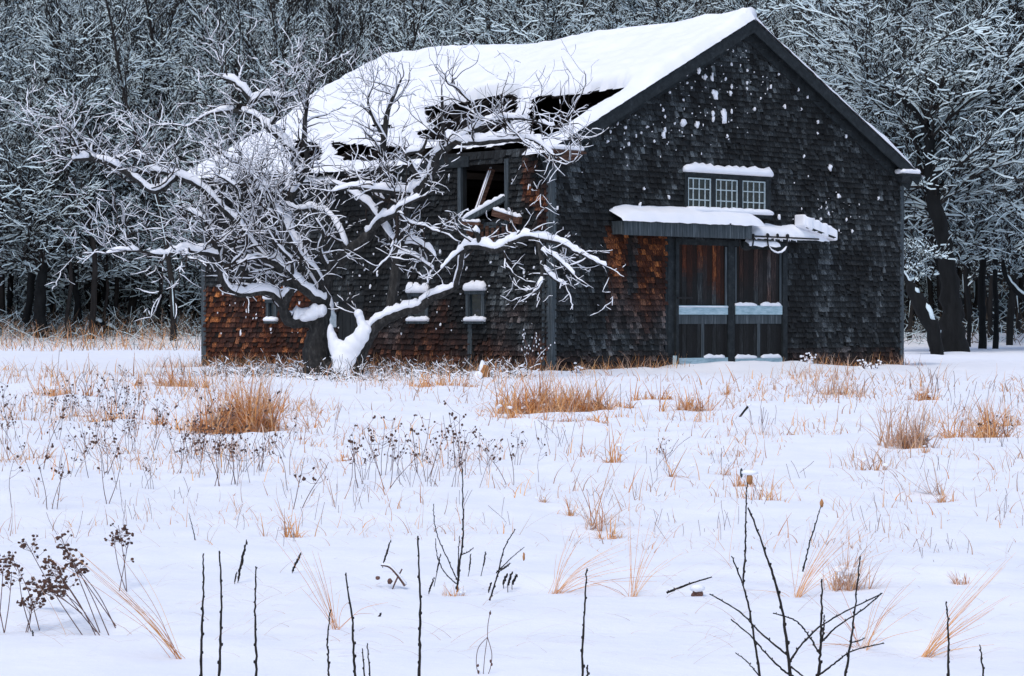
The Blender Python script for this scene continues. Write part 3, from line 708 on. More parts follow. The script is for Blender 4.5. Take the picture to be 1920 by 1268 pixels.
# (px, py, distance, radius px)
TR = [
 [(608,716,53.5,40),(598,690,53.6,29),(592,650,53.6,23),(598,615,53.6,19),(606,580,53.6,15),(608,540,53.6,12.5),(618,508,53.5,12),(652,474,53.4,11.5),(690,442,53.4,10),(706,422,53.4,9),(716,392,53.4,8)],
 [(650,722,53.4,26),(664,696,53.4,17),(674,664,53.3,14),(688,634,53.2,13),(706,610,53.1,12),(730,594,53.0,11),(762,582,52.9,10),(788,576,52.8,9.5),(804,560,52.7,9),(830,550,52.6,7.5),(854,540,52.5,5)],
 [(612,716,53.3,34),(632,700,53.2,26),(655,690,53.3,20)],
]
LB = [
 [(728,590,53.0,9),(738,540,53.1,9.5),(744,480,53.2,9.5),(746,458,53.2,9),(752,430,53.2,8),(758,400,53.1,8),(774,362,53.0,8),(794,344,52.9,8),(814,310,52.8,8),(822,288,52.7,7.5),(854,266,52.6,7),(890,244,52.5,6),(922,226,52.4,4),(950,205,52.3,2.5)],
 [(744,462,53.2,8),(722,430,53.3,7),(697,392,53.5,6),(672,372,53.7,5),(640,350,54,4),(610,345,54.2,2.5)],
 [(716,395,53.4,7.5),(720,350,53.3,6.5),(716,300,53.3,6),(722,245,53.2,5.5),(727,212,53.2,4.5),(738,180,53.1,3.5),(752,150,53,2)],
 [(722,262,53.2,4),(700,222,53.0,3),(690,190,52.9,2),(700,160,52.9,1.2)],
 [(604,600,53.6,14),(575,600,53.5,13),(546,602,53.4,12),(532,580,53.3,10),(540,552,53.2,9),(547,536,53.2,8),(530,513,53.1,7),(513,504,53,5),(495,498,52.9,3)],
 [(608,566,53.5,9),(582,552,53.3,8.5),(549,524,53.1,8),(517,494,52.9,7.5),(494,484,52.8,6.5),(463,446,52.6,6),(446,418,52.5,5.5),(410,385,52.4,5),(376,352,52.3,5),(330,330,52.2,4.5),(290,322,52.1,4),(240,325,52,3.5)],
 [(330,332,52.2,5),(290,360,52.0,5),(252,335,51.9,5),(205,306,51.8,5),(165,298,51.7,5),(134,300,51.6,2.5)],
 [(534,575,53.3,7),(502,548,53.0,6.5),(460,552,52.8,6),(429,544,52.6,6),(414,517,52.5,6),(407,478,52.4,5.5),(398,440,52.3,4),(380,410,52.2,3),(350,395,52.1,2)],
 [(407,480,52.4,5.5),(380,474,52.2,5.5),(340,472,52.0,5),(300,478,51.8,3),(250,470,51.6,2.4),(200,476,51.5,1.6)],
 [(606,560,53.7,9),(580,505,53.9,8.5),(552,456,54.2,8),(538,416,54.5,7.5),(545,372,54.8,7.5),(563,338,55,7.5),(555,305,55.1,7.5),(537,272,55.2,7),(502,238,55.3,6.5),(468,214,55.4,5.5),(430,208,55.5,4.5),(396,214,55.6,2.5)],
 [(468,214,55.4,5),(470,192,55.4,6),(446,160,55.4,6),(416,145,55.4,3)],
 [(470,190,55.4,5),(500,180,55.5,4.5),(530,184,55.6,3),(560,176,55.8,1.5)],
 [(563,338,55,6.5),(577,305,54.9,6),(571,262,54.8,5),(574,210,54.7,3.5),(580,160,54.6,2)],
 [(506,236,55.3,4),(520,215,55,3),(512,190,54.9,1.5)],
 [(538,418,54.5,6),(506,382,54.2,5.5),(480,352,54,5),(462,318,53.8,4),(430,300,53.6,3),(400,270,53.5,1.8)],
 [(446,420,52.5,4.5),(452,380,52.3,4),(440,350,52.2,3),(410,330,52.1,2)],
 [(854,266,52.6,6),(892,268,52.4,6),(928,264,52.2,5.5),(965,262,52.0,4.5),(1002,264,51.8,3.5),(1036,292,51.7,2)],
 [(922,228,52.4,4),(960,222,52.2,3.5),(1000,226,52.0,2.5),(1040,240,51.9,1.5)],
 [(774,364,53,6),(740,360,52.8,5.5),(700,356,52.6,5),(660,352,52.5,3.5),(625,360,52.4,2)],
 [(838,306,52.7,4),(832,270,52.6,4),(830,225,52.5,3.5),(829,180,52.5,2.5)],
 [(690,442,53.4,7),(716,412,53.0,6.5),(742,402,52.6,6),(752,388,52.4,4),(790,370,52.2,2.5)],
 [(744,472,53.2,5),(768,458,53.0,4.5),(800,466,52.8,4),(816,482,52.7,1.5)],
 [(744,480,53.2,4),(770,478,52.9,2.5),(800,496,52.8,1.6),(812,506,52.8,1)],
 [(854,540,52.5,5),(862,505,52.2,4.5),(872,466,51.8,5.5),(900,462,51.6,6.5),(935,468,51.4,6.5),(962,450,51.2,6),(976,434,51.1,2.5)],
 [(955,456,51.2,5),(985,444,51.1,5),(1012,448,51,5),(1048,455,50.9,4.5),(1084,474,50.8,3.5),(1112,488,50.7,2.5),(1136,500,50.6,1)],
 [(1010,450,51,5),(1015,485,50.9,4.5),(1016,520,50.8,3.5),(1010,540,50.7,2.5),(1002,548,50.7,1.2)],
 [(1018,500,50.9,3.2),(1035,520,50.8,3),(1060,536,50.7,1.8)],
 [(1014,470,50.9,3.4),(1040,482,50.8,3),(1060,500,50.7,2.2),(1076,516,50.6,1)],
 [(872,466,51.8,4),(850,482,51.7,3),(828,505,51.6,1.2)],
 [(900,462,51.6,5),(895,440,51.5,4.5),(890,436,51.4,3)],
 [(690,628,53.2,9),(676,608,53.1,9),(670,586,53.1,6.5)],
 [(652,474,53.4,6),(640,440,53.5,5),(622,410,53.8,4.5),(590,392,54,4),(560,394,54.3,3),(530,384,54.5,2)],
 [(608,540,53.6,6),(590,510,53.2,5),(566,484,52.9,4.5),(540,440,52.6,4),(520,400,52.4,4.5),(512,378,52.3,2)],
 [(618,508,53.5,4),(600,470,53.2,3.5),(606,440,53,3),(590,410,52.8,2)],
 [(549,524,53.1,4),(545,490,52.8,3.5),(520,462,52.6,3),(500,430,52.5,2)],
 [(794,344,52.9,6),(776,318,52.8,5),(764,290,52.7,4),(790,282,52.6,3.5),(800,262,52.5,2)],
]
def gp(pts): 
    p = [P(q[0], q[1], q[2]) - A0 for q in pts]; r = [q[3] * q[2] / F for q in pts]; return smoothpath(p, r)
def snowth(r): return min(.21, .06 + r * 1.1)
def bump_path(p, r, amp):
    return [q + Vector((ra.gauss(0, amp * r[i]), ra.gauss(0, amp * r[i]), ra.gauss(0, amp * r[i]))) for i, q in enumerate(p)]
def twig(p, d, L, r, lev, droop):
    n = max(3, int(L / .10)); pts = [p]; rad = [r]
    for i in range(n):
        d = jitter(d, .21, ra); d.z += droop * .04
        d.normalize(); p = p + d * (L / n); pts.append(p); rad.append(max(.003, r * (1 - .75 * (i + 1) / n)))
        if lev > 0 and i > 0 and ra.random() < (.46 if lev == 2 else .34):
            s = Vector((ra.gauss(0, 1), ra.gauss(0, .8), ra.gauss(.25, .7))).normalized()
            twig(p, (d * .7 + s * .9).normalized(), L * ra.uniform(.3, .62), rad[-1] * .72, lev - 1, ra.uniform(-.2, 1.0))
    twigm.tube(pts, rad, 4 if lev < 2 else 5, cap=False)
    asnow.snowcap(pts, rad, lambda r: min(.06, .014 + r * 1.25) * ra.choice((.35, .8, 1, 1.4)), n=6, rnd=ra, gap=.13)
for k, t in enumerate(TR):
    p, r = gp(t); p = bump_path(p, r, .05)
    trunk.tube(p, [x * ra.uniform(.95, 1.07) for x in r], 14)
    if k == 1: asnow.snowcap(p[11:], r[11:], lambda r: .12, n=10, rnd=ra)
for k, t in enumerate(LB):
    p, r = gp(t); p = bump_path(p, r, .09)
    limbm.tube(p, [max(.008, x * ra.uniform(.9, 1.12)) for x in r], 9)
    asnow.snowcap(p, r, snowth, n=9, rnd=ra, gap=.015)
    start = 10 if k in (0, 4, 5, 7, 9) else 3
    dens = .33 if k not in (27, 28, 29, 30, 21, 22) else .14
    if k in (16, 17, 8, 6): dens = .7
    if k in (23,24,25): dens = .28
    for i in range(start, len(p)):
        if ra.random() < dens:
            dd = (p[min(i + 1, len(p) - 1)] - p[i - 1]).normalized()
            s = Vector((ra.gauss(0, 1), ra.gauss(0, .7), ra.gauss(.35, .6))).normalized()
            if k in (24, 25): s.z -= .5
            left = (p[i].x < -1.2)
            
            twig(p[i], (dd * .55 + s * .95).normalized(), ra.uniform(.5, 1.45) * (1.22 if left else .85), max(.007, min(.022, r[i] * .4)), 2, ra.uniform(-.3, 1.4))
    if k in (0, 4, 5, 6, 7, 8, 9, 14, 16, 17, 20, 31, 32):
        for q_ in range(2):
            i = ra.randrange(6, len(p)); dd = (p[i] - p[i - 2]).normalized(); s = Vector((ra.gauss(-.5 if p[i].x < -1 else 0, 1), ra.gauss(0, .5), ra.gauss(.3, .5))).normalized()
            twig(p[i], (dd * .5 + s).normalized(), ra.uniform(1.3, 2.3), max(.022, min(.045, r[i] * .6)), 2, .6)
    e = p[-1]; twig(e, (p[-1] - p[-4]).normalized(), .5, .012, 2, .2)
# fine upright water shoots in the crown's left and top
for i in range(100):
    k = ra.choice((2, 5, 6, 9, 12, 14, 15, 7)); p, r = gp(LB[k]); j = ra.randrange(4, len(p))
    twig(p[j], Vector((ra.gauss(0, .35), ra.gauss(0, .3), 1)).normalized(), ra.uniform(.6, 1.5), .010, 1, 1.2)
# snow packed into the fork and plastered down the trunk
fork = MB()
def fblob(px, py, d, rx, rz, ry=.16): 
    c = P(px, py, d) - A0; k = d / F; fork.blob(c, (rx * k, ry, rz * k), n=12, m=8, jit=.05, rnd=ra)
FK = [(641,690,53.0,20,22),(645,672,53.0,25,20),(634,655,53.1,17,20),(656,656,53.0,22,18),(668,642,52.95,18,18),(624,642,53.15,10,22),(678,628,52.9,16,18),(688,618,52.95,9,10),(620,626,53.2,7,20),(672,588,53,9,9),(676,600,53,8,14),(681,612,52.95,9,12),(650,702,53.0,9,12),(584,590,53.35,16,12),(604,582,53.3,10,12),(572,596,53.3,12,8),(590,580,53.35,8,12),
      (655,640,53.0,10,10)]
for a in FK: fblob(*a)
fork_o = fork.build('fork_snow', M['snow'], apple, smooth=True)
try:
    rm = fork_o.modifiers.new('r', 'REMESH'); rm.mode = 'VOXEL'; rm.voxel_size = .025; rm.use_smooth_shade = True
    sm = fork_o.modifiers.new('s', 'SMOOTH'); sm.iterations = 7; sm.factor = .6
except Exception as e: print(e)
trunk.build('trunk', M['bark'], apple, smooth=True)
limbm.build('limbs', M['bark'], apple, smooth=True)
twigm.build('twigs', M['twig'], apple)
asnow.build('branch_snow', M['snow'], apple, smooth=True)
# ------------------------------------------------------------------ forest
def seg(mb, pts, rad, snow, mats=(0, 1)):
    # four-sided branch: bark below, a ridge of snow above
    b = len(mb.v); k = len(pts)
    flags = []
    for i in range(k):
        d = pts[min(i + 1, k - 1)] - pts[max(i - 1, 0)]
        if d.length < 1e-6: d = Vector((0, 0, 1))
        d.normalize(); hz = math.sqrt(max(0, 1 - d.z * d.z))
        s = d.cross(Vector((0, 0, 1)))
        if s.length < .05: s = Vector((1, 0, 0))
        s.normalize(); u = s.cross(d); r = rad[i]; sh = snow * hz ** 1.5
        mb.v.extend((pts[i] - u * r, pts[i] + s * (r + sh * .2), pts[i] + u * (r + sh), pts[i] - s * (r + sh * .2))); flags.append(hz)
    for i in range(k - 1):
        sn = flags[i] > .5 and snow > 0 and (snow > .05 or (i * 7 + len(mb.v)) % 5 != 0)
        for j in range(4):
            mb.f.append((b + i * 4 + j, b + i * 4 + (j + 1) % 4, b + i * 4 + 4 + (j + 1) % 4, b + i * 4 + 4 + j))
            mb.m.append(mats[1] if (sn and j in (1, 2)) else mats[0]); mb.c.append(None)
def branch(mb, rr, p, d, L, r, lev, K):
    n = K['seg'][lev]; sw = K['snow'] * (rr.choice((0, .5, 1, 1.3)) if lev == 3 else 1); pts = [p.copy()]; rad = [r]; 
    for i in range(n):
        d = jitter(d, K['gn'] * (1 + .35 * (lev > 1)), rr); d.z += K['trop'][lev]; d.normalize()
        p = p + d * (L / n); pts.append(p.copy()); rad.append(max(K['rmin'], r * (1 - .7 * (i + 1) / n)))
        if lev < 3:
            for q in range(K['kids'][lev]):
                if rr.random() > (.62 if lev == 1 else .72): continue
                a = rr.uniform(0, 2 * PI); s = Vector((math.cos(a), math.sin(a), rr.uniform(*K['kz']))); s.normalize()
                branch(mb, rr, pts[-2].lerp(p, rr.random()), (d * K['fw'] + s).normalized(), L * rr.uniform(.35, .65), max(K['rmin'], rad[-1] * .6), lev + 1, K)
    seg(mb, pts, rad, sw * (1 if r < .09 else 1.7))
def make_tree(seed, H, r0, K, t0=.3, nl=16, lean=(0, 0), bark='farbark'):
    rr = random.Random(seed); root = empty('bare_tree', (0, -500, 0))
    tk = MB(); p = Vector((0, 0, -.4)); d = Vector((lean[0], lean[1], 1)).normalized(); pts = [p.copy()]; rad = [r0 * 1.25]; n = 12
    for i in range(n):
        d = jitter(d, .06 + K['gn'] * .25, rr); d.z = abs(d.z) + .12; d.normalize(); p = p + d * (H / n); pts.append(p.copy()); rad.append(max(.03, r0 * (1 - .85 * (i + 1) / n)))
    tk.tube(pts, rad, 8)
    sn = MB()
    for i in range(1, n): # snow plastered on one side of the bark
        if rr.random() < .6:
            q = pts[i]; w = rad[i] * .35; off = Vector((rr.uniform(-.4, .4), -1, 0)).normalized() * rad[i] * .93
            a = q + off; b_ = pts[i + 1] + off * (rad[i + 1] / rad[i]); tk.tube([a, a.lerp(b_, .5), b_], [w * .3, w * .8, w * .2], 5, mi=1)
    tk.build('trunk', [M[bark], M['shadesnow']], root)
    cr = MB()
    for k in range(nl):
        t = t0 + (1 - t0) * (k + rr.random()) / nl; i = min(n - 1, int(t * n)); q = pts[i].lerp(pts[i + 1], t * n - i)
        a = rr.uniform(0, 2 * PI); up = K['up'] + t * K['up2']; dd = Vector((math.cos(a), math.sin(a), up)).normalized()
        branch(cr, rr, q, dd, H * K['ll'] * (1.15 - .6 * t) * rr.uniform(.7, 1.25), max(.035, rad[i] * .5), 1, K)
    cr.build('crown', [M[bark], M['shadesnow']], root)
    return root
KS = dict(seg=[0, 10, 7, 5], kids=[0, 2, 3, 0], gn=.17, trop=[0, .03, .03, .02], kz=(-.3, .6), fw=1.1, rmin=.008, snow=.038, up=.25, up2=.5, ll=.40)      # spreading
KU = dict(seg=[0, 9, 6, 5], kids=[0, 2, 3, 0], gn=.10, trop=[0, .10, .07, .05], kz=(.0, .8), fw=1.3, rmin=.008, snow=.034, up=.8, up2=.8, ll=.30)        # upright
KB = dict(seg=[0, 6, 5, 4], kids=[0, 2, 2, 0], gn=.20, trop=[0, .05, .05, .02], kz=(-.3, .8), fw=.8, rmin=.010, snow=.03, up=.6, up2=.3, ll=.45)        # brush
spread = [make_tree(100 + i, 10 + i * 1.0, .17 + .02 * i, KS, t0=.34, nl=14) for i in range(5)]
upright = [make_tree(200 + i, 17 + i * 1.3, .20 + .02 * i, KU, t0=.28, nl=17, bark='hazebark') for i in range(4)]
brushy = [make_tree(300 + i, 3.6 + i * .5, .045, KB, t0=.08, nl=12) for i in range(3)]
KT = dict(KU, kids=[0, 1, 2, 0], snow=.03, ll=.16)
slim = [make_tree(400 + i, 17 + i, .10 + .02 * i, KT, t0=.35, nl=18) for i in range(3)]
rf = random.Random(5)
used = set()
def place(proto, x, y, label, group, sc=1.0, rz=None, name='bare_tree', cat='tree', sink=0, sz=None):
    if proto.name in used: o = copy_tree(proto)
    else: o = proto; used.add(proto.name)
    o.name = name; o.location = (x, y, gz(x, y) - .1 - sink); o.rotation_euler = (0, 0, rf.uniform(0, 6.28) if rz is None else rz); s2 = sz or sc; o.scale = (sc, sc, s2)
    tag(o, label, cat, group); return o
def inview(x, y, m_=3): return abs(x) < y * .2054 + m_
GW = 'bare snowy trees of the wood on the hillside'
cnt = 0
# tall upright trees on the rising ground
for row, (y0, n) in enumerate(((146, 19), (154, 21), (162, 23), (171, 24), (182, 26), (194, 28), (208, 30), (222, 32))):
    for i in range(n):
        hw = y0 * .2054 + 6; x = -hw + 2 * hw * (i + rf.uniform(.1, .9)) / n; y = y0 + rf.uniform(-5, 5)
        place(rf.choice(upright), x, y, 'tall slender bare tree with snowy twigs on hillside far behind barn', 'tall bare trees on the hillside behind the barn', rf.uniform(.8, 1.15)); cnt += 1
# spreading trees of the wood's edge
for (y0, n) in ((119, 17), (125, 19), (131, 21), (138, 22), (146, 22)):
    for i in range(n):
        hw = y0 * .2054 + 5; x = -hw + 2 * hw * (i + rf.uniform(.1, .9)) / n; y = y0 + rf.uniform(-4, 4)
        place(rf.choice(spread), x, y, 'spreading bare tree with snow laden branches inside the wood edge', 'spreading bare trees inside the wood edge', rf.uniform(.8, 1.25)); cnt += 1
for i in range(34):
    y = rf.uniform(113, 124); hw = y * .2054 + 1
    x = rf.uniform(-hw, -6) if i < 22 else rf.uniform(13.5, hw)
    place(slim[i % 3], x, y, 'slim straight dark tree rising at the edge of the wood', 'slim straight trees at the edge of the wood', rf.uniform(.8, 1.15))
# brush at the foot of the wood
for i in range(34):
    y = rf.uniform(124, 136); hw = y * .2054 + 2
    x = rf.uniform(-hw, -8) if i < 32 else rf.uniform(13, hw)
    place(rf.choice(brushy), x, y, 'low snowy thicket shrub at the foot of the wood', 'low shrubs at the foot of the wood', rf.uniform(.6, 1.2), name='shrub', cat='shrub')
# trees one can tell apart
rr2 = random.Random(77)
def trunk_tree(pts, label, dist, name='bare_tree', K=KS, nl=14, L=4.0, from_=4, snowy=True, group=None, cat='tree', kids=True, ldir=None):
    # pts in the photograph (px, py, radius px) at distance dist
    b = P(pts[0][0], pts[0][1], dist); gzv = gz(b.x, dist); root = empty(name, (b.x, dist, gzv)); o0 = Vector((b.x, dist, gzv))
    p = [P(q[0], q[1], dist + (q[3] if len(q) > 3 else 0)) - o0 for q in pts]; p[0].z = -.3; r = [q[2] * dist / F for q in pts]; p, r = smoothpath(p, r, 4)
    p = [q + Vector((rr2.gauss(0, .1 * r[i]), 0, rr2.gauss(0, .1 * r[i]))) for i, q in enumerate(p)]
    tk = MB(); tk.tube(p, [x * rr2.uniform(.92, 1.1) for x in r], 10)
    cap = MB(); cap.snowcap(p, r, lambda r: .05 + r * .25, n=7, rnd=rr2, gap=.03)
    tk.build('trunk', M['trunkbark'], root, smooth=True)
    if len(cap.v): cap.build('snow', M['shadesnow'], root, smooth=True)
    if kids:
        cr = MB()
        for k in range(nl):
            i = rr2.randrange(from_, len(p)); a = rr2.uniform(0, 2 * PI); dd = Vector((math.cos(a), math.sin(a) * .6, rr2.uniform(.0, .9)))
            if ldir: dd = dd + Vector(ldir)
            branch(cr, rr2, p[i], dd.normalized(), L * rr2.uniform(.6, 1.2), max(.04, r[i] * .4), 1, K)
        cr.build('crown', [M['farbark'], M['shadesnow']], root)
    tag(root, label, cat, group); return root
D = 92
trunk_tree([(1795,664,27),(1786,620,22),(1783,560,19),(1776,500,17),(1768,450,15),(1757,400,14),(1748,360,13),(1745,310,11),(1742,270,10),(1728,225,8),(1700,190,6),(1660,165,4),(1620,150,2)], 'thickest dark trunked tree right of barn, crown arching over roof', D, nl=24, L=5, from_=18)
trunk_tree([(1757,430,8),(1735,380,11,.2),(1716,335,10,.4),(1700,320,8,.6),(1672,290,5,.8),(1650,262,4,1)], 'dark limb leaning out behind the right eave of barn', 91.6, nl=12, L=4, from_=6) if False else None
trunk_tree([(1762,660,13),(1748,620,14),(1730,580,15),(1712,548,12),(1700,526,6),(1690,505,3)], 'short dark leaning trunk beside right corner of the barn', 88, nl=3, L=1.5, from_=14)
trunk_tree([(1745,664,9),(1760,640,10),(1775,610,9),(1772,560,7),(1762,500,6),(1740,430,6),(1716,350,5),(1690,320,4)], 'dark tree leaning left behind the thick trunk right of barn', 96, nl=12, L=4, from_=14)
trunk_tree([(1842,652,8),(1842,600,7),(1840,540,7),(1845,480,7),(1848,420,6),(1844,340,5),(1850,250,4),(1845,150,3)], 'straight dark trunk, first of the close pair right of thick tree', 100, nl=16, L=4, from_=12, K=KU)
trunk_tree([(1866,650,6),(1868,590,5),(1866,520,5),(1868,440,5),(1872,350,4),(1868,240,3)], 'straight slim trunk, second of the close pair right of thick tree', 101, nl=12, L=3.5, from_=10, K=KU)
trunk_tree([(1892,628,7),(1896,580,7),(1904,520,6),(1908,460,6),(1912,380,5),(1915,280,4),(1905,180,3)], 'slightly tilted dark trunk near the right edge of the photo', 112, nl=16, L=4.5, from_=8)
trunk_tree([(1816,646,4),(1818,600,4),(1812,540,3.5),(1815,470,3),(1810,400,3)], 'very thin dark trunk close right of the thick tree', 108, nl=8, L=3, from_=8, K=KU)
trunk_tree([(1940,640,9),(1935,575,8),(1905,545,6),(1885,515,5),(1880,480,3)], 'snowy bent trunk entering from the right edge, leaning left', 98, nl=3, L=2, from_=10)
# branches reaching in from the right edge belong to a tree whose trunk is out of frame
trunk_tree([(1975,660,14),(1968,500,12),(1960,300,10),(1950,150,8),(1945,40,6)], 'tree at right edge whose long snowy branches reach toward the barn', 97, nl=26, L=6.5, from_=5, ldir=(-1.1, 0, .0))
trunk_tree([(78,640,14),(76,600,12),(74,560,11),(78,520,10),(84,490,9),(90,440,8),(84,380,6),(88,300,5),(90,220,3)], 'thick dark trunk standing at the far left wood edge', 116, nl=26, L=5.5, from_=12)
trunk_tree([(52,632,9),(50,600,8),(56,560,7),(60,500,7),(55,440,6),(48,360,5)], 'brown broken trunk left of the thick trunk at far left', 117, nl=14, L=4.5, from_=8)
trunk_tree([(22,620,6),(18,570,6),(20,500,5),(14,430,5),(20,330,4)], 'slim dark trunk nearest the left edge of the photo', 120, nl=14, L=4.5, from_=8)
trunk_tree([(105,610,7),(98,570,6),(92,530,6),(100,480,5),(110,420,4)], 'leaning dark trunk right of the thick left trunk', 122, nl=12, L=4, from_=8)
trunk_tree([(152,606,6),(146,570,6),(138,530,6),(130,495,6),(126,440,5),(130,370,4)], 'dark trunk leaning left above the fallen log', 118, nl=18, L=5.5, from_=8)
trunk_tree([(170,600,5),(166,560,5),(160,520,5),(172,470,4),(180,400,3)], 'slim dark trunk between leaning trunk and forked trunk at left', 124, nl=12, L=4.5, from_=8)
trunk_tree([(204,606,7),(200,570,6),(198,540,6),(205,500,5),(214,450,4),(210,380,3)], 'dark trunk rising behind the right end of fallen log', 121, nl=16, L=5.5, from_=8)
trunk_tree([(296,606,4),(298,570,4),(302,530,4),(300,480,4),(306,420,3)], 'slim dark trunk midway between fallen log and barn corner', 118, nl=12, L=4.5, from_=7)
trunk_tree([(320,610,4),(318,570,4),(314,530,4),(320,470,3)], 'slim dark trunk a little nearer the barn corner', 121, nl=12, L=4.5, from_=7)
trunk_tree([(345,612,3.5),(340,570,3.5),(336,530,3),(342,470,3)], 'thin trunk last before the left corner of barn', 119, nl=12, L=4.5, from_=6)
trunk_tree([(228,604,4),(226,560,4),(230,520,4),(226,460,3)], 'thin dark trunk right of the fallen log', 125, nl=12, L=4.5, from_=7)
lg = trunk_tree([(156,608,4),(172,604,6),(190,608,6),(206,614,5),(218,620,3)], 'dark fallen log with a thick cap of snow at left wood edge', 117, name='fallen_log', nl=1, kids=False, cat='log')
# far tops: thick undergrowth as one mass
us = MB(); ru = random.Random(9)
for i in range(9000):
    y = ru.uniform(112, 150) if i < 6000 else ru.uniform(150, 230); x = ru.uniform(-1, 1) * (y * .2054 + 3)
    if i % 9 == 0: y = ru.uniform(116, 120); x = ru.uniform(-y * .2054 - 2, -8)
    p = Vector((x, y, gz(x, y))); d = Vector((ru.gauss(0, .8), ru.gauss(0, .5), ru.uniform(.2, 1.1))).normalized(); L = ru.uniform(.5, 1.7)
    pts = [p]; 
    for k in range(3): d = jitter(d, .3, ru); pts.append(pts[-1] + d * L / 3)
    seg(us, pts, [.016, .014, .012, .01], .03 if y > 120 else .006, (0, 1))
tag(us.build('undergrowth', [M['brush'], M['shadesnow']]), 'tangled snowy undergrowth carpeting the floor of the wood', 'undergrowth', kind='stuff')
print('forest', cnt)
# ------------------------------------------------------------------ field plants
rp_ = random.Random(33)
def blade(mb, p, d, L, w, bend, mi=0, n=4, rr=rp_):
    # a thin dry blade: a flat ribbon that bends over
    pts = []; side = d.cross(Vector((0, 0, 1)))
    if side.length < .05: side = Vector((rr.uniform(-1, 1), rr.uniform(-1, 1), 0))
    side.normalize(); side = (side + Vector((rr.uniform(-.8, .8), rr.uniform(-.3, .3), 0))).normalized(); b = len(mb.v)
    for i in range(n + 1):
        t = i / n; ww = w * (1 - t * .8); mb.v.extend((p - side * ww, p + side * ww))
        d = (d + Vector((bend[0], bend[1], -bend[2])) * (1.0 / n)).normalized(); p = p + d * (L / n)
    for i in range(n): mb.f.append((b + 2 * i, b + 2 * i + 1, b + 2 * i + 3, b + 2 * i + 2)); mb.m.append(mi); mb.c.append(None)
def tuft(seed, n, H, Wd, mats, curl=1.2, lean=(0, 0), wmul=1, dens=1, snow=3):
    rr = random.Random(seed); mb = MB(); cl = [(rr.gauss(0, Wd * .33), rr.gauss(0, Wd * .26), rr.uniform(.45, 1.1), rr.gauss(0, .25)) for _ in range(max(3, n // 14))]
    for i in range(n):
        cx, cy, ch, cd = rr.choice(cl); x, y = cx + rr.gauss(0, Wd * .06), cy + rr.gauss(0, Wd * .06)
        d = Vector((cd + rr.gauss(0, .32) + lean[0], rr.gauss(0, .3) + lean[1], 1)).normalized()
        a = rr.uniform(0, 6.28); c = curl * rr.choice((.1, .5, 1, 1.8, 2.4)); L = H * ch * rr.choice((.35, .6, .8, 1, 1.15))
        blade(mb, Vector((x, y, -.03)), d, L, rr.uniform(.0018, .005) * wmul, (math.cos(a) * c * .8 + lean[0] * .6, math.sin(a) * c * .6, c), 0 if rr.random() < .75 else 1, 6, rr)
    for i in range(snow):
        e_ = H * rr.uniform(.04, .09); mb.blob((rr.gauss(0, Wd * .3), rr.gauss(-.03, .05), rr.uniform(.1, .45) * H), (e_ * 1.4, e_, e_ * .7), 2, n=6, m=3, rnd=rr)
    return mb
def put(mb, name, x, y, mats, label, cat, group=None, smooth=False):
    o = mb.build(name, mats, smooth=smooth); o.location = (x, y, gz(x, y)); tag(o, label, cat, group); return o
TM = [M['tan'], M['pale'], M['snow']]
def T(px, py, hpx, wpx, n, label, curl=1.2, lean=(0, 0), pale=False, group=None, seed=None, snow=3):
    x, y = G(px, py); k = y / F
    mats = [M['pale'], M['tan'], M['snow']] if pale else TM
    mb = tuft(seed or int(px * 7 + py), int(n * 2.2), hpx * k * 1.5, wpx * k, mats, curl, lean, max(.5, min(2.4, y / 14)), snow=snow)
    return put(mb, 'grass_tuft', x, y, mats, label, 'grass tuft', group)
T(445,806,82,120,700,'biggest golden grass tuft, left of centre in the snow field',1.0, snow=6)
T(395,802,45,90,150,'low orange grass on the left flank of the biggest golden tuft',1.2)
T(500,780,55,40,70,'curled orange blades at right edge of the biggest golden tuft',1.6)
T(320,728,40,90,150,'orange grass tuft before the left corner of barn',1.1)
T(110,745,45,90,100,'loose orange tuft near the left edge in mid field',1.2)
T(215,790,35,120,90,'scattered orange tuft left of the biggest golden tuft',1.3)
T(165,782,30,60,50,'small orange tuft among dark weeds at left',1.3)
T(290,796,30,60,60,'small orange curled tuft between weeds and biggest golden tuft',1.5)
T(1000,775,58,120,420,'left half of the wide golden grass bank in mid field',1.2, snow=6)
T(1080,770,52,110,380,'right half of the wide golden grass bank in mid field',1.3, snow=6)
T(940,790,35,80,60,'curled orange leaves left below the wide golden bank',1.8)
T(1045,800,26,70,60,'brown snow dusted clump just below the wide golden bank',1.9, snow=8)
T(1110,803,24,60,50,'smaller brown clump to the right below the wide golden bank',1.9, snow=8)
T(1160,764,18,60,50,'low brown clump right of the wide golden bank',1.7, snow=6)
T(1165,792,16,50,35,'small brown leaves clump below the low brown clump',1.7, snow=5)
T(1232,750,28,50,70,'compact orange tuft in front of the left door post',1.2)
T(1300,768,45,55,110,'upright orange tuft in front of the right barn door',1.0)
T(1360,744,22,30,30,'small orange tuft in front of the right door post',1.2)
T(830,728,26,95,120,'low orange tuft at the barn foot right of apple tree',1.3)
T(1545,740,40,90,70,'faint pinkish tuft in front of the barn right end',.9, pale=True)
T(1700,838,70,90,120,'upright pinkish fan of grass at right in mid field',.5, pale=True)
T(1706,832,34,45,60,'short orange heart of the upright pinkish fan at right',.8)
T(1735,760,28,45,90,'small round golden tuft right of mid field',1.1)
T(1835,815,75,120,140,'large loose tuft with brown fronds near the right edge',1.0)
T(1880,800,45,90,70,'orange blades drooping at right edge behind the fronds',1.4)
T(1146,996,36,30,60,'small round tuft alone right of centre',.9)
T(1146,990,110,90,26,'tall thin pale blades around the small round tuft',.5, pale=True, snow=0)
T(1074,962,32,26,30,'tiny tuft left of the small round tuft',.8)
T(1425,935,50,70,60,'orange curled tuft beside the snow capped leaf stalk',1.5)
T(1400,920,30,40,40,'low orange tuft behind the snow capped leaf stalk',1.6)
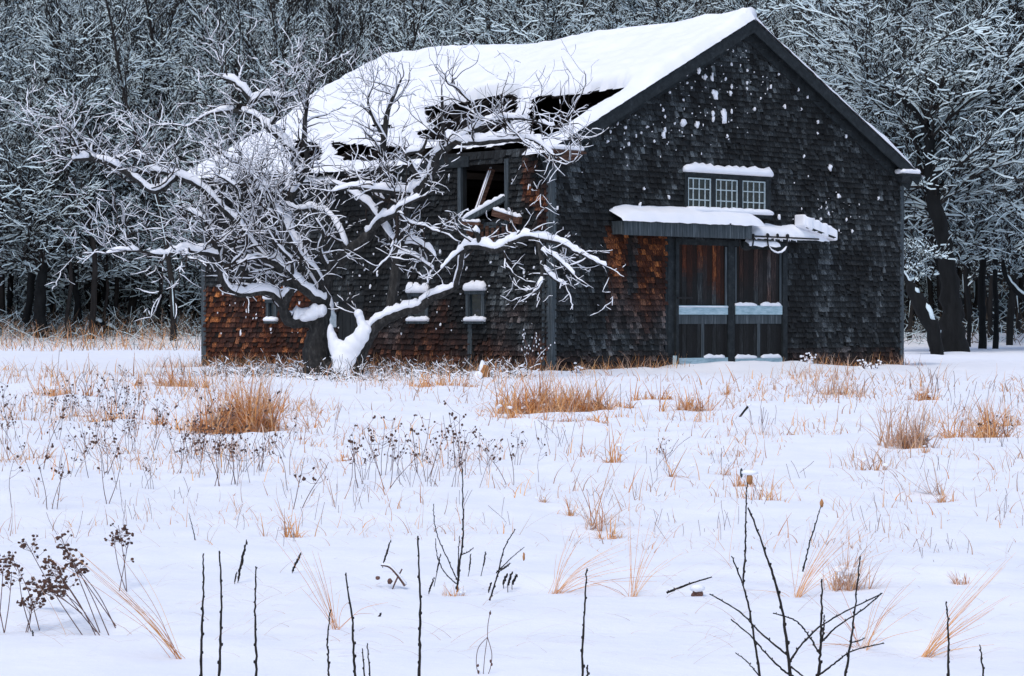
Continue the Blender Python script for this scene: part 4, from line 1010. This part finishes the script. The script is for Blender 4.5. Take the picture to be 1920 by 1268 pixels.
T(1170,880,50,60,36,'arched orange blades in the middle of the field',1.9)
T(1765,922,28,34,50,'small brown tuft at right below the pinkish fan',.7)
T(1765,916,90,50,14,'tall pale blades over the small brown right tuft',.4, pale=True, snow=0)
T(1735,846,20,24,24,'tiny dark tuft just under the pinkish fan',.7)
T(640,862,26,30,40,'small rusty tuft right of the left weeds',1.0)
T(560,826,16,20,30,'tiny orange tuft below the biggest golden tuft',1.0, lean=(.5,0))
T(1580,1085,85,80,70,'pinkish bunch of stiff blades right foreground',.5, lean=(.3,0), pale=True)
T(1585,1080,50,50,40,'orange heart of the stiff bunch in right foreground',.9)
T(535,1005,60,50,26,'sparse orange tuft left of centre in foreground',.8)
T(858,1112,24,26,60,'little brown tuft at the foot of the forked stalk',.5)
T(1802,1085,26,20,30,'tiny spiky tuft near the right edge in foreground',.4)
T(1640,880,40,60,18,'faint wispy tuft between fan and frame right',1.0, pale=True)
T(1355,890,45,30,20,'bent orange blades left of snow capped leaf stalk',1.8)
T(1280,895,50,30,16,'thin orange blades in mid field below right door',1.4)
T(1010,950,25,30,24,'small faint tuft left of the tiny tuft',1.2, pale=True)
T(60,860,40,80,40,'faint tuft among the dark weeds by the left edge',1.0, pale=True)
# long blades sweeping away from one foot
def sweep(px, py, ends, label, foot=18, thick=.0009):
    x, y = G(px, py); z = gz(x, y); mb = MB(); o0 = Vector((x, y, z))
    for (ex, ey, bow) in ends:
        for k in range(4):
            e = P(ex + rp_.gauss(0, 26), ey + rp_.gauss(0, 26), y + rp_.uniform(-.3, .3)) - o0; m_ = e * .5 + Vector((0, 0, bow * y / F))
            pts = [Vector((rp_.gauss(0, .012), rp_.gauss(0, .012), -.02)), m_ * .55, m_, (m_ + e) * .53, e]; pts, r = smoothpath(pts, [thick * 1.3, thick * 1.2, thick, thick * .8, thick * .5], 3)
            mb.tube(pts, r, 3, cap=False)
    for i in range(40):
        a = rp_.uniform(0, 6.28); blade(mb, Vector((rp_.gauss(0, .012), rp_.gauss(0, .01), -.03)), Vector((ends[0][0] - px, 0, py - ends[0][1])).normalized() + Vector((rp_.gauss(0, .3), rp_.gauss(0, .3), .3)), foot * y / F * rp_.uniform(.5, 1.3), .003, (0, 0, .3), 0)
    o = mb.build('grass_tuft', TM); o.location = o0; tag(o, label, 'grass tuft'); return o
sweep(342, 1228, [(160,1050,16),(180,1060,10),(230,1090,14),(250,1110,6)], 'bunch of long stalks sweeping up left in left foreground')
sweep(1728, 1190, [(1830,1110,8),(1880,1090,4),(1860,1125,0),(1845,1170,6),(1820,1100,10),(1800,1198,-2),(1850,1215,4)], 'bunch of blades lying over to the right in right foreground', 26)
sweep(1036, 1098, [(1100,1000,10),(1080,1040,4),(1130,1020,12),(1160,1040,14),(1160,1070,8),(1210,1070,10)], 'sprawling blades fanning right at centre foreground', 20)
sweep(1185, 1104, [(1205,1000,8),(1190,980,4),(1220,1030,8),(1130,1100,4),(1260,1060,10)], 'rusty sprawling blades right of centre foreground', 16)
sweep(1490, 1100, [(1570,1000,8),(1600,950,6),(1540,1010,4),(1520,990,4),(1450,1110,6),(1640,1010,10)], 'thin blades rising right behind the branched sapling', 16)
sweep(630, 1170, [(590,1060,6),(560,1020,10),(680,1150,14),(600,1080,4)], 'long arched stalks between the foreground saplings', 8)
sweep(1620, 1190, [(1500,1200,8),(1660,1110,12),(1700,1105,14),(1560,1120,10),(1700,1160,6)], 'low arched blades crossing behind the branched sapling', 8)
# many sparse faint blades between the tufts: nobody could count them
mb = MB()
for i in range(26000):
    py = 700 + 330 * rp_.random() ** 1.35; px = rp_.uniform(-30, 1950)
    dn = .42 + 1.5 * noise.noise(Vector((px / 160, py / 45, 4)))
    if py > 880 and rp_.random() < .72: continue
    if rp_.random() > dn: continue
    if 600 < px < 1300 and py < 860 and rp_.random() < .45: continue
    x, y = G(px, py); k = y / F; L = rp_.uniform(6, 46) * k * rp_.choice((.5, 1, 1)) * (1.5 if py > 860 else 1); a = rp_.uniform(0, 6.28); c = rp_.uniform(0, 1.6)
    blade(mb, Vector((x, y, gz(x, y) - .01)), Vector((rp_.gauss(0, .4), rp_.gauss(0, .3), 1)).normalized(), L, max(.0012, .00030 * y * rp_.uniform(.4, 1)), (math.cos(a) * c, 0, c), 0 if rp_.random() < .75 else 1)
for i in range(900):
    px = rp_.uniform(0, 1920); py = rp_.uniform(900, 1240); x, y = G(px, py); a = rp_.choice((0, PI)) + rp_.gauss(0, .4); c = rp_.uniform(.5, 2.5)
    blade(mb, Vector((x, y, gz(x, y) - .01)), Vector((math.cos(a) * .8, rp_.gauss(0, .3), rp_.uniform(.3, 1))).normalized(), rp_.uniform(.08, .5), .0015, (math.cos(a) * c * .5, 0, c), 0, 8)
cs = [(rp_.uniform(0, 1920), 715 + 320 * rp_.random()) for _ in range(60)]
for i in range(300):
    cx, cy = rp_.choice(cs); px = cx + rp_.gauss(0, 22); py = cy + rp_.gauss(0, 7); x, y = G(px, py); k = y / F; d = Vector((rp_.gauss(0, .3), rp_.gauss(0, .2), 1)).normalized(); L = rp_.uniform(8, 60) * k; p = Vector((x, y, gz(x, y) - .01)); pts = [p]
    for q in range(4): d = jitter(d, .1, rp_); pts.append(pts[-1] + d * L / 4)
    mb.tube(pts, [max(.0010, .00010 * y)] * 5, 3, mi=2, cap=False)
tag(mb.build('sparse_grass', [M['pale'], M['tan'], M['weed']]), 'sparse faint dry grass blades poking through the snow field', 'grass', kind='stuff')
# tan fringe along the barn's foot, and at the left edge of the wood
mb = MB()
for i in range(3600):
    u = rp_.random()
    if i < 1500: ly = rp_.uniform(-.5, 13.3); lx = -rp_.uniform(.15, 1.6) - .3 * rp_.random(); q = bw_(lx, ly, 0); H_ = rp_.uniform(.12, .5)
    elif i < 2100: lx = rp_.choice((rp_.uniform(0, 3.9), rp_.uniform(8, 12.6))); ly = -rp_.uniform(.1, .8); q = bw_(lx, ly, 0); H_ = rp_.uniform(.1, .38)
    elif i < 3100: q = Vector((*G(rp_.uniform(0, 380), rp_.uniform(636, 660)), 0)); H_ = rp_.uniform(.4, 1.3)
    else: q = Vector((*G(rp_.uniform(380, 1040), rp_.uniform(694, 722)), 0)); H_ = rp_.uniform(.12, .45)
    if q.y > 118: q.y = 114 + rp_.random() * 4
    c = rp_.uniform(0, 1.4); a = rp_.uniform(0, 6.28)
    blade(mb, Vector((q.x, q.y, gz(q.x, q.y) - .02)), Vector((rp_.gauss(0, .45), rp_.gauss(0, .3), 1)).normalized(), H_, .006 if q.y < 80 else .014, (math.cos(a) * c, 0, c), rp_.choice((0, 0, 1, 2)), 4)
tag(mb.build('grass_fringe', [M['tan'], M['pale'], M['brush']]), 'fringe of dead grass along the barn foot and the wood edge', 'grass', kind='stuff')
# snowy weed tangle round the apple tree
mb = MB()
for i in range(900):
    px = rp_.gauss(620, 150) if i < 260 else rp_.uniform(390, 1010); py = rp_.uniform(692, 714); x, y = G(px, py); y = min(y, 56); z = gz(x, y)
    d = Vector((rp_.gauss(0, .8), rp_.gauss(0, .4), rp_.uniform(.3, 1))).normalized(); L = rp_.uniform(.2, .65); pts = [Vector((x, y, z - .02))]
    for k in range(6): d = jitter(d, .35, rp_); pts.append(pts[-1] + d * L / 6)
    seg(mb, pts, [.007, .006, .006, .005, .005, .004, .003], .015 if i % 3 == 0 else 0.004)
    if i % 5 == 0: q = rp_.uniform(.008, .028); mb.blob(pts[rp_.randint(2, 4)], (q * 1.4, q, q * .7), 1, n=6, m=4, jit=.35)
tag(mb.build('weed_tangle', [M['brush'], M['snow']]), 'tangle of snowy weed stems around the apple tree foot', 'weeds', kind='stuff')
for i, (px, py, h_, lb) in enumerate(((998,700,85,'tall snow flecked weed stalk standing at the near barn corner'),(1078,702,22,'arched snow covered weed at the foot of gable wall'),(1515,690,26,'snow covered arched weed right of the barn doors'),(1620,694,24,'clumpy snow covered weed near the right barn corner'),(1640,694,22,'small snow covered weed touching the right barn corner clump'))):
    x, y = G(px, py); y = min(y, 54 if px < 1100 else 60); x = (px - 960) / F * y; mb = MB(); k = y / F; rr = random.Random(i)
    for s_ in range(7):
        d = Vector((rr.gauss(0, .3 if i == 0 else .9), rr.gauss(0, .2), 1)).normalized(); pts = [Vector((0, 0, -.03))]; H_ = h_ * k * rr.uniform(.6, 1.05)
        for j in range(5): d = jitter(d, .16 if i == 0 else .4, rr); pts.append(pts[-1] + d * H_ / 5)
        seg(mb, pts, [.008, .007, .006, .005, .004, .003], .01 if i == 0 else .05)
        for j in range(5 if i == 0 else 2): mb.blob(pts[rr.randint(3, 5)] + Vector((rr.gauss(0, .04), 0, rr.gauss(0, .05))), (.012, .012, .022) if i == 0 else (.03, .024, .02), 1, n=7, m=4, jit=.35, rnd=rr)
    put(mb, 'snowy_weed', x, y, [M['weed'], M['snow']], lb, 'weed')
# snow heaped over a stump and a clump by the corner
x, y = G(908, 712); mb = MB(); rr = random.Random(3)
mb.tube([(0, 0, -.1), (.01, 0, .12), (.03, 0, .26)], [.12, .1, .05], 8, mi=0); mb.blob((-.04, .03, .16), (.07, .07, .20), 1, n=10, m=6, rnd=rr, jit=.15); mb.blob((-.12, -.02, .02), (.12, .12, .12), 1, n=10, m=6, rnd=rr, jit=.12)
for i in range(26): blade(mb, Vector((rr.gauss(0, .05), -.08, 0)), Vector((rr.gauss(0, .2), 0, 1)).normalized(), rr.uniform(.1, .3), .008, (rr.gauss(0, .3), 0, .6), 0)
put(mb, 'stump', x, y, [M['leaf'], M['snow']], 'pointed snow capped stump at barn foot below the small window', 'stump', smooth=True)

# dark weeds with seed heads -------------------------------------------------
def weed_mb(seed, H, nst=3, heads=9, lean=(0, 0), thick=.0022, hs=.008, spread=.35, snow=True, sides=4):
    rr = random.Random(seed); mb = MB()
    for s_ in range(nst):
        d = Vector((rr.gauss(lean[0], spread), rr.gauss(lean[1], spread * .6), 1)).normalized(); p = Vector((rr.gauss(0, .03) * H * 2, rr.gauss(0, .02), -.03)); pts = [p]; h_ = H * rr.uniform(.65, 1.05) + .03; n = 7
        for j in range(n): d = jitter(d, .07, rr); p = p + d * h_ / n; pts.append(p)
        mb.tube(pts, [thick * (1 - .5 * j / n) for j in range(n + 1)], sides, cap=False)
        for q in range(heads):
            i = rr.randint(4, n); b = pts[i]; e = b + Vector((rr.gauss(0, .12), rr.gauss(0, .09), rr.uniform(.02, .2))) * H * 1.1
            mb.tube([b, b.lerp(e, .5) + Vector((0, 0, -.01)), e], [thick * .55, thick * .45, thick * .4], 3, cap=False)
            for w in range(rr.randint(1, 3)):
                c = e + Vector((rr.gauss(0, hs), rr.gauss(0, hs), rr.gauss(0, hs))); k = rr.uniform(.6, 1.3)
                mb.blob(c, (hs * k, hs * k, hs * k * 1.1), 1, n=5, m=3, rnd=rr, jit=.3)
            if snow and rr.random() < .3: mb.blob(e + Vector((0, 0, hs * 1.1)), (hs * .9, hs * .9, hs * .5), 2, n=5, m=3, rnd=rr)
    return mb
WM = [M['weed'], M['seed'], M['snow']]
protos = []
for s_ in range(7):
    mb = weed_mb(500 + s_, .40, 1 + s_ % 3, 4, thick=.0028, hs=.0072, spread=.3); o = mb.build('weed_stalk', WM); o.location = (0, -400, 0); protos.append(o)
usedw = set(); rw = random.Random(8)
spots = []
for i in range(36): spots.append((rw.gauss(100, 110), rw.uniform(770, 895), 'dark seeded weed in the crowd of weeds at the left', 'dark seeded weeds crowding the left mid field'))
for i in range(22): spots.append((rw.gauss(410, 80), rw.uniform(862, 915), 'dark seeded weed below the biggest golden tuft', 'dark seeded weeds below the biggest golden tuft'))
for i in range(27): spots.append((rw.gauss(790, 75), rw.uniform(870, 925), 'dark seeded weed in the thicket at field centre', 'dark seeded weeds in the centre thicket'))
for i in range(16): spots.append((rw.uniform(150, 480), rw.uniform(810, 850), 'dark seeded weed beside the biggest golden tuft', 'dark seeded weeds beside the biggest golden tuft'))
for i in range(14): spots.append((rw.uniform(60, 260), rw.uniform(740, 790), 'small far weed behind the left crowd', 'small far weeds at left'))
for (px, py, lb) in ((1250,888,'lone dark seeded weed right of the centre thicket'),(205,945,'dark weed standing apart below the left crowd'),(95,962,'small dark weed near the left edge of the open snow'),(22,962,'thin dark weed bunch against the left edge'),(560,950,'faint seeded weed left of the forked stalk'),(915,880,'dark seeded weed at the right end of centre thicket'),(1010,905,'thin weed a little right of the centre thicket'),(1850,830,'brown drooping frond weed near right edge'),(1880,835,'brown bent frond weed at the right edge')): spots.append((px, py, lb, None))
for (px, py, lb, gr) in spots:
    o = rw.choice(protos)
    if o.name in usedw: o = o.copy(); COL.objects.link(o)
    else: usedw.add(o.name)
    x, y = G(px, py); o.location = (x, y, gz(x, y)); o.rotation_euler = (0, 0, rw.uniform(0, 6.28)); s = rw.uniform(.6, 1.25); o.scale = (s, s, s); o.name = 'weed_stalk'
    o['label'] = lb; o['category'] = 'weed'
    if gr: o['group'] = gr
    elif 'group' in o: del o['group']
# near weeds with big heads at lower left
def nearweed(base, tips, label, hs=.0075):
    x, y = G(*base); z = gz(x, y); o0 = Vector((x, y, z)); mb = MB(); rr = random.Random(base[0])
    for (ex, ey, n) in tips:
        b = Vector((rr.gauss(0, .02), rr.gauss(0, .02), -.02)); e = P(ex, ey, y + rr.gauss(0, .12)) - o0
        m1 = b.lerp(e, .5) + Vector((rr.gauss(0, .008) , 0, rr.uniform(-.01, .02))); pts, r = smoothpath([b, m1, e], [.0022, .0018, .0013], 5); mb.tube(pts, r, 5, cap=False)
        ax = (e - b).normalized()
        for q in range(n):
            t = rr.uniform(.0, .42); c0 = e - ax * (t * .16); c = c0 + Vector((rr.gauss(0, .022 + t * .02), rr.gauss(0, .02), rr.gauss(.006, .012)))
            mb.tube([c0 - ax * .02, c], [.0009, .0008], 3, cap=False)
            for w in range(2): k = rr.uniform(.6, 1.1); mb.blob(c + Vector((rr.gauss(0, .005), rr.gauss(0, .004), rr.gauss(0, .005))), (hs * k, hs * k, hs * k * .8), 1, n=6, m=4, rnd=rr, jit=.35)
            if rr.random() < .4: mb.blob(c + Vector((0, 0, hs * .9)), (hs * 1.1, hs, hs * .45), 2, n=6, m=3, rnd=rr)
    o = mb.build('seeded_weed', WM); o.location = o0; tag(o, label, 'weed'); return o
nearweed((228,1108), [(222,985,20),(212,1000,6),(240,1018,5)], 'upright weed with brown clustered head alone at left')
nearweed((205,1180), [(115,1008,9),(125,1030,8),(90,1060,12)], 'right stem of brown headed weeds leaning left at lower left')
nearweed((183,1186), [(95,1050,14),(110,1075,12),(48,1015,10)], 'leaning brown headed weed with crowded clusters at lower left')
nearweed((222,1175), [(130,1048,12),(140,1060,8)], 'brown headed weed leaning left, rightmost of lower left bunch')
nearweed((55,1178), [(20,1040,8),(60,1120,12),(35,1070,5),(75,1110,8)], 'brown weed with branching stem below the lower left bunch')
nearweed((-6,1190), [(8,1040,10),(22,1075,6),(-10,1050,6)], 'brown weed cut by the left edge of the photo')
nearweed((160,1150), [(66,1098,16),(80,1090,16),(105,1102,10)], 'low brown weed with densest seed clusters at lower left', .009)

# foreground saplings: thin dark bare shoots ---------------------------------
def shoot(pts, label, r0=.0042, side=None, name='sapling', y=None, group=None):
    bx_, by_ = pts[0]
    if y is None: x, y = G(bx_, max(by_, 1000))
    b = P(bx_, by_, y); z = gz(b.x, y); o0 = Vector((b.x, y, z)); mb = MB(); rr = random.Random(int(bx_ * 3 + by_))
    def line(q, r0, r1):
        p = [P(a, c, y + (d[0] if d else 0)) - o0 for (a, c, *d) in q]
        p, r = smoothpath(p, [r0 + (r1 - r0) * i / (len(p) - 1) for i in range(len(p))], 10)
        p = [v + Vector((rr.gauss(0, .0011), rr.gauss(0, .001), 0)) for v in p]
        r = [x * rr.uniform(.85, 1.12) for x in r]
        mb.tube(p, r, 7)
        for i in range(2, len(p) - 1, 3):
            s = rr.choice((-1, 1)); mb.blob(p[i] + Vector((s * r[i] * 1.1, 0, .002)), (r[i] * .75, r[i] * .7, r[i] * 1.4), n=5, m=3, rnd=rr)
    p0 = list(pts); 
    line(p0, r0, r0 * .45)
    for q in (side or []): line(q, r0 * .55, r0 * .32)
    o = mb.build(name, M['black'], smooth=True); o.location = o0; tag(o, label, 'sapling', group); return o
YF = 8.0
shoot([(377,1330),(378,1200),(381,1120),(381,1038)], 'bare upright shoot, leftmost of the three tall ones at left', .0052, y=YF)
shoot([(408,1330),(413,1220),(415,1120),(411,1033)], 'bare upright shoot with slight bend, middle of left three', .0052, y=YF)
shoot([(482,1330),(480,1220),(478,1130),(480,1062)], 'bare straight shoot, right one of the left three', .0048, y=YF)
shoot([(614,1330),(616,1250),(614,1200),(620,1143)], 'short bare shoot left of the bent one', .004, y=YF)
shoot([(672,1340),(664,1240),(660,1160),(648,1074)], 'bare shoot leaning left at its tip near centre left', .005, y=YF)
shoot([(686,1330),(683,1260),(679,1216)], 'very short shoot, left of the tiny pair', .0036, y=YF)
shoot([(697,1330),(692,1250),(689,1206)], 'very short shoot, right of the tiny pair', .0036, y=YF)
shoot([(785,1330),(787,1220),(788,1120),(783,1005)], 'tallest bare shoot left of the picture centre', .0056, y=YF)
shoot([(1095,1330),(1092,1230),(1096,1150),(1100,1066)], 'bare shoot standing alone right of centre', .005, y=YF)
shoot([(1101,1330),(1101,1280),(1102,1247)], 'stubby shoot beside the lone right centre shoot', .005, y=YF - .1)
shoot([(1778,1330),(1778,1250),(1778,1180),(1774,1128)], 'bare shoot below the lying blades at lower right', .0048, y=YF)
shoot([(1850,1330),(1843,1260),(1837,1209)], 'short bare shoot at the lower right corner', .0045, y=YF)
shoot([(1434,1340),(1418,1220),(1400,1120),(1372,1043)], 'bare leaning shoot, left of the branched sapling', .0048, y=YF, side=[[(1424,1268),(1400,1240),(1378,1224)]])
shoot([(1490,1340),(1480,1250),(1466,1140),(1440,1050),(1403,952)], 'branched sapling with long stem leaning left to the leaf stalk', .0062, y=YF,
      side=[[(1478,1230),(1430,1190),(1390,1150),(1332,1114)], [(1486,1270),(1450,1240),(1410,1195),(1370,1161)], [(1480,1240),(1520,1190),(1570,1155),(1655,1112)], [(1483,1250),(1520,1280)]])
shoot([(1530,1340),(1536,1250),(1540,1180),(1541,1086)], 'branched sapling with straight centre stem in right foreground', .006, y=YF + .1,
      side=[[(1536,1226),(1515,1190),(1490,1163),(1450,1150)], [(1540,1205),(1570,1175),(1615,1145),(1655,1112)], [(1536,1266),(1570,1240),(1600,1220),(1658,1206)], [(1541,1200),(1545,1175),(1545,1153)]])
shoot([(1570,1340),(1590,1240),(1602,1150),(1613,1043)], 'tilted bare shoot right of the branched saplings', .0048, y=YF + .1, side=[[(1594,1205),(1610,1202),(1622,1196)]])
shoot([(1393,1098),(1397,1040),(1398,980),(1400,925),(1402,890)], 'tall stalk with a snow capped dead leaf on top', .0048, name='leaf_stalk')
shoot([(1505,1072),(1518,1020),(1533,970),(1540,945)], 'slanted stalk carrying a small brown pod at right', .0042, name='pod_stalk')
shoot([(857,1110),(861,1060),(868,1010),(868,950),(867,878)], 'forked dark stalk rising from little brown tuft, centre', .0052, name='forked_stalk',
      side=[[(858,1090),(845,1060),(822,1010),(814,975),(813,945)], [(858,1080),(860,1030),(862,1005)], [(856,1095),(835,1075),(820,1045),(817,1010)], [(866,1040),(878,1035),(888,1027)]])
shoot([(918,1126),(935,1070),(945,1030),(966,992)], 'dark bare stick leaning right, centre foreground', .0042, name='stick')
shoot([(930,1075),(955,1050),(983,1026)], 'thinner stick crossing the dark leaning stick', .003, name='stick', y=10.6)
shoot([(367,1016),(360,985),(354,962)], 'tiny lone upright stem in the left open snow', .003, name='stick')
shoot([(1250,1112),(1290,1096),(1335,1082)], 'dark stick lying on the snow right of centre', .006, name='stick')
# the dead leaf with snow, and the pod
def crumple(px, py, y, w, h_, label, name, cat, snowtop=True):
    c = P(px, py, y); mb = MB(); rr = random.Random(px)
    mb.blob((0, 0, -h_ * .5), (w * .45, w * .2, h_), 0, n=8, m=6, rnd=rr, jit=.2)
    if snowtop:
        mb.blob((-w * 1.0, 0, h_ * .55), (w * .22, w * .15, h_ * .9), 2, n=6, m=4, rnd=rr); mb.blob((0, 0, h_ * .6), (w * 1.1, w * .5, h_ * .5), 1, n=10, m=5, rnd=rr, jit=.1)
    o = mb.build(name, [M['leaf'], M['snow'], M['greywood']], smooth=True); o.location = c; tag(o, label, cat)
crumple(1405, 893, G(1393,1098)[1], .036, .026, 'snow heaped on a curled brown leaf atop tall stalk', 'dead_leaf', 'leaf')
crumple(1541, 940, G(1505,1072)[1], .020, .020, 'small brown pod at the tip of the slanted stalk', 'seed_pod', 'seed pod', False)
crumple(982, 1040, 10.8, .012, .018, 'small brown pod hanging at the tip of crossing stick', 'seed_pod', 'seed pod', False)
# black fern-like seed spikes
def spike(px0, py0, px1, py1, wpx, label, stem=None):
    x, y = G(*(stem or (px0, py0))); mb = MB(); o0 = Vector((x, y, gz(x, y))); rr = random.Random(int(px0 + py1))
    a = P(px0, py0, y) - o0; b = P(px1, py1, y) - o0; w = wpx * .55 * y / F
    mb.tube([Vector((0, 0, -.02)), a], [.0016, .0018], 4)
    n = 12; pts = [a.lerp(b, i / n) + Vector((rr.gauss(0, w * .2), 0, 0)) for i in range(n + 1)]
    mb.tube(pts, [w * (.35 + .65 * math.sin(PI * min(1, .1 + i / n))) * rr.uniform(.7, 1.2) for i in range(n + 1)], 6)
    for i in range(1, n): mb.blob(pts[i] + Vector((rr.choice((-1, 1)) * w * .6, 0, 0)), (w * .6, w * .6, w * 1.5), n=5, m=3, rnd=rr)
    o = mb.build('seed_spike', M['black']); o.location = o0; tag(o, label, 'seed spike')
spike(446,1090,462,1012,4.5,'tallest black seed spike, left of the foreground'); spike(440,1092,444,1072,2.5,'short black stub beside the tallest black spike')
spike(548,1072,564,1036,4,'black seed spike leaning right, left foreground'); spike(719,1055,733,1012,3.2,'slim black spike above the curved dark twig',(716,1070))
spike(804,1112,814,1082,3,'black spike tip down beside the forked stalk'); spike(819,1075,826,1038,2.6,'slim black spike left of forked stalk',(812,1100))
spike(880,1070,883,1038,2.6,'small black spike right of the forked stalk',(876,1085)); spike(906,1062,911,1034,2.6,'small black spike, second right of the forked stalk',(900,1086))
spike(944,1096,950,1076,4,'leftmost stub of the black spike trio'); spike(952,1098,960,1072,4,'middle stub of the black spike trio'); spike(960,1096,970,1077,4,'rightmost stub of the black spike trio')
spike(916,1110,921,1092,3,'black stub left of the spike trio'); spike(938,1070,958,1056,3,'black spike lying aslant above the trio',(925,1090))
spike(710,1158,714,1150,3,'tiny black stub in the open snow'); spike(62,1200,61,1182,2.6,'tiny black stub at lower left'); spike(25,1223,28,1216,3,'smallest black stub in the lower left corner')
# curved dark twig with snow
x, y = G(750, 1098); o0 = Vector((x, y, gz(x, y))); mb = MB()
pts, r = smoothpath([P(q[0], q[1], y) - o0 for q in ((714,1060),(730,1063),(745,1078),(760,1098))], [.004, .006, .007, .009], 6); mb.tube(pts, r, 7, mi=0); mb.snowcap([p for p in pts], r, lambda r: .008, mi=1, n=6)
pts, r = smoothpath([P(q[0], q[1], y) - o0 for q in ((734,1110),(742,1090),(754,1067))], [.002, .004, .003], 6); mb.tube(pts, r, 6)
mb.blob(P(731, 1090, y) - o0, (.012, .01, .014), 0); mb.blob(P(708, 1084, y) - o0, (.011, .01, .009), 0)
o = mb.build('curved_twig', [M['weed'], M['snow']], smooth=True); o.location = o0; tag(o, 'curved dark twig with snow on its back, left of centre', 'twig')
# small brown block with snow, right of centre
x, y = G(1308, 1108); mb = MB(); mb.tube([(0, 0, -.02), (.004, 0, .02)], [.016, .012], 8); 
for i in range(16): mb.blob((rp_.gauss(0, .012), -.01, .02 + rp_.uniform(-.01, .012)), (.008, .006, .012), 0)
mb.blob((0, 0, .045), (.034, .03, .018), 1, n=10, m=5, jit=.08); put(mb, 'stem_stub', x, y, [M['weed'], M['snow']], 'stout brown stem stub with a cap of snow, right of centre', 'stub', smooth=True)
x, y = G(1395, 778); mb = MB(); mb.tube([(-.06, 0, -.02), (0, 0, .06), (.05, 0, .12)], [.014, .013, .016], 6); mb.blob((.06, 0, .14), (.03, .02, .02), 1); put(mb, 'stick', x, y, [M['black'], M['snow']], 'short dark stick poking from the snow before the doors', 'stick', smooth=True)
# pale curled stalk in the lower centre
x, y = G(905, 1262); o0 = Vector((x, y, gz(x, y))); mb = MB()
for q in (((906,1266),(909,1230),(914,1195)), ((914,1195),(897,1215),(893,1245),(898,1268)), ((914,1195),(922,1225),(920,1250),(914,1268)), ((914,1196),(915,1170),(920,1145))):
    pts, r = smoothpath([P(a, b_, y) - o0 for a, b_ in q], [.0012] * len(q), 5); mb.tube(pts, r, 4)
for (a, b_) in ((920,1240),(922,1246),(896,1248),(897,1260),(919,1150)): mb.blob(P(a, b_, y) - o0, (.004, .004, .006), 0)
o = mb.build('curled_stalk', [M['weed']]); o.location = o0; tag(o, 'thin stalk with two drooping curled arms at bottom centre', 'stalk')

# ------------------------------------------------------------------ light
w = bpy.data.worlds.new('World'); scene.world = w; w.use_nodes = True; nt = w.node_tree; bg = nt.nodes['Background']
sk = nt.nodes.new('ShaderNodeTexSky'); sk.sky_type = 'NISHITA'; sk.sun_disc = False
EL, AZ = math.radians(60), math.radians(205)
sk.sun_elevation = EL; sk.sun_rotation = AZ; sk.air_density = 1.0; sk.dust_density = 2.0; sk.ozone_density = 1.0
nt.links.new(sk.outputs[0], bg.inputs[0]); bg.inputs[1].default_value = .15
sl = bpy.data.lights.new('sun', 'SUN'); so = bpy.data.objects.new('sun', sl); COL.objects.link(so)
sl.energy = .9; sl.angle = math.radians(22); sl.color = (1, .97, .92)
dirv = Vector((math.sin(AZ) * math.cos(EL), math.cos(AZ) * math.cos(EL), math.sin(EL)))
so.rotation_euler = dirv.to_track_quat('Z', 'Y').to_euler(); so.location = (0, 0, 50)
vs = scene.view_settings; vs.view_transform = 'Standard'; vs.look = 'None'; vs.gamma = 1; vs.exposure = 0.31
scene.render.engine = 'CYCLES'
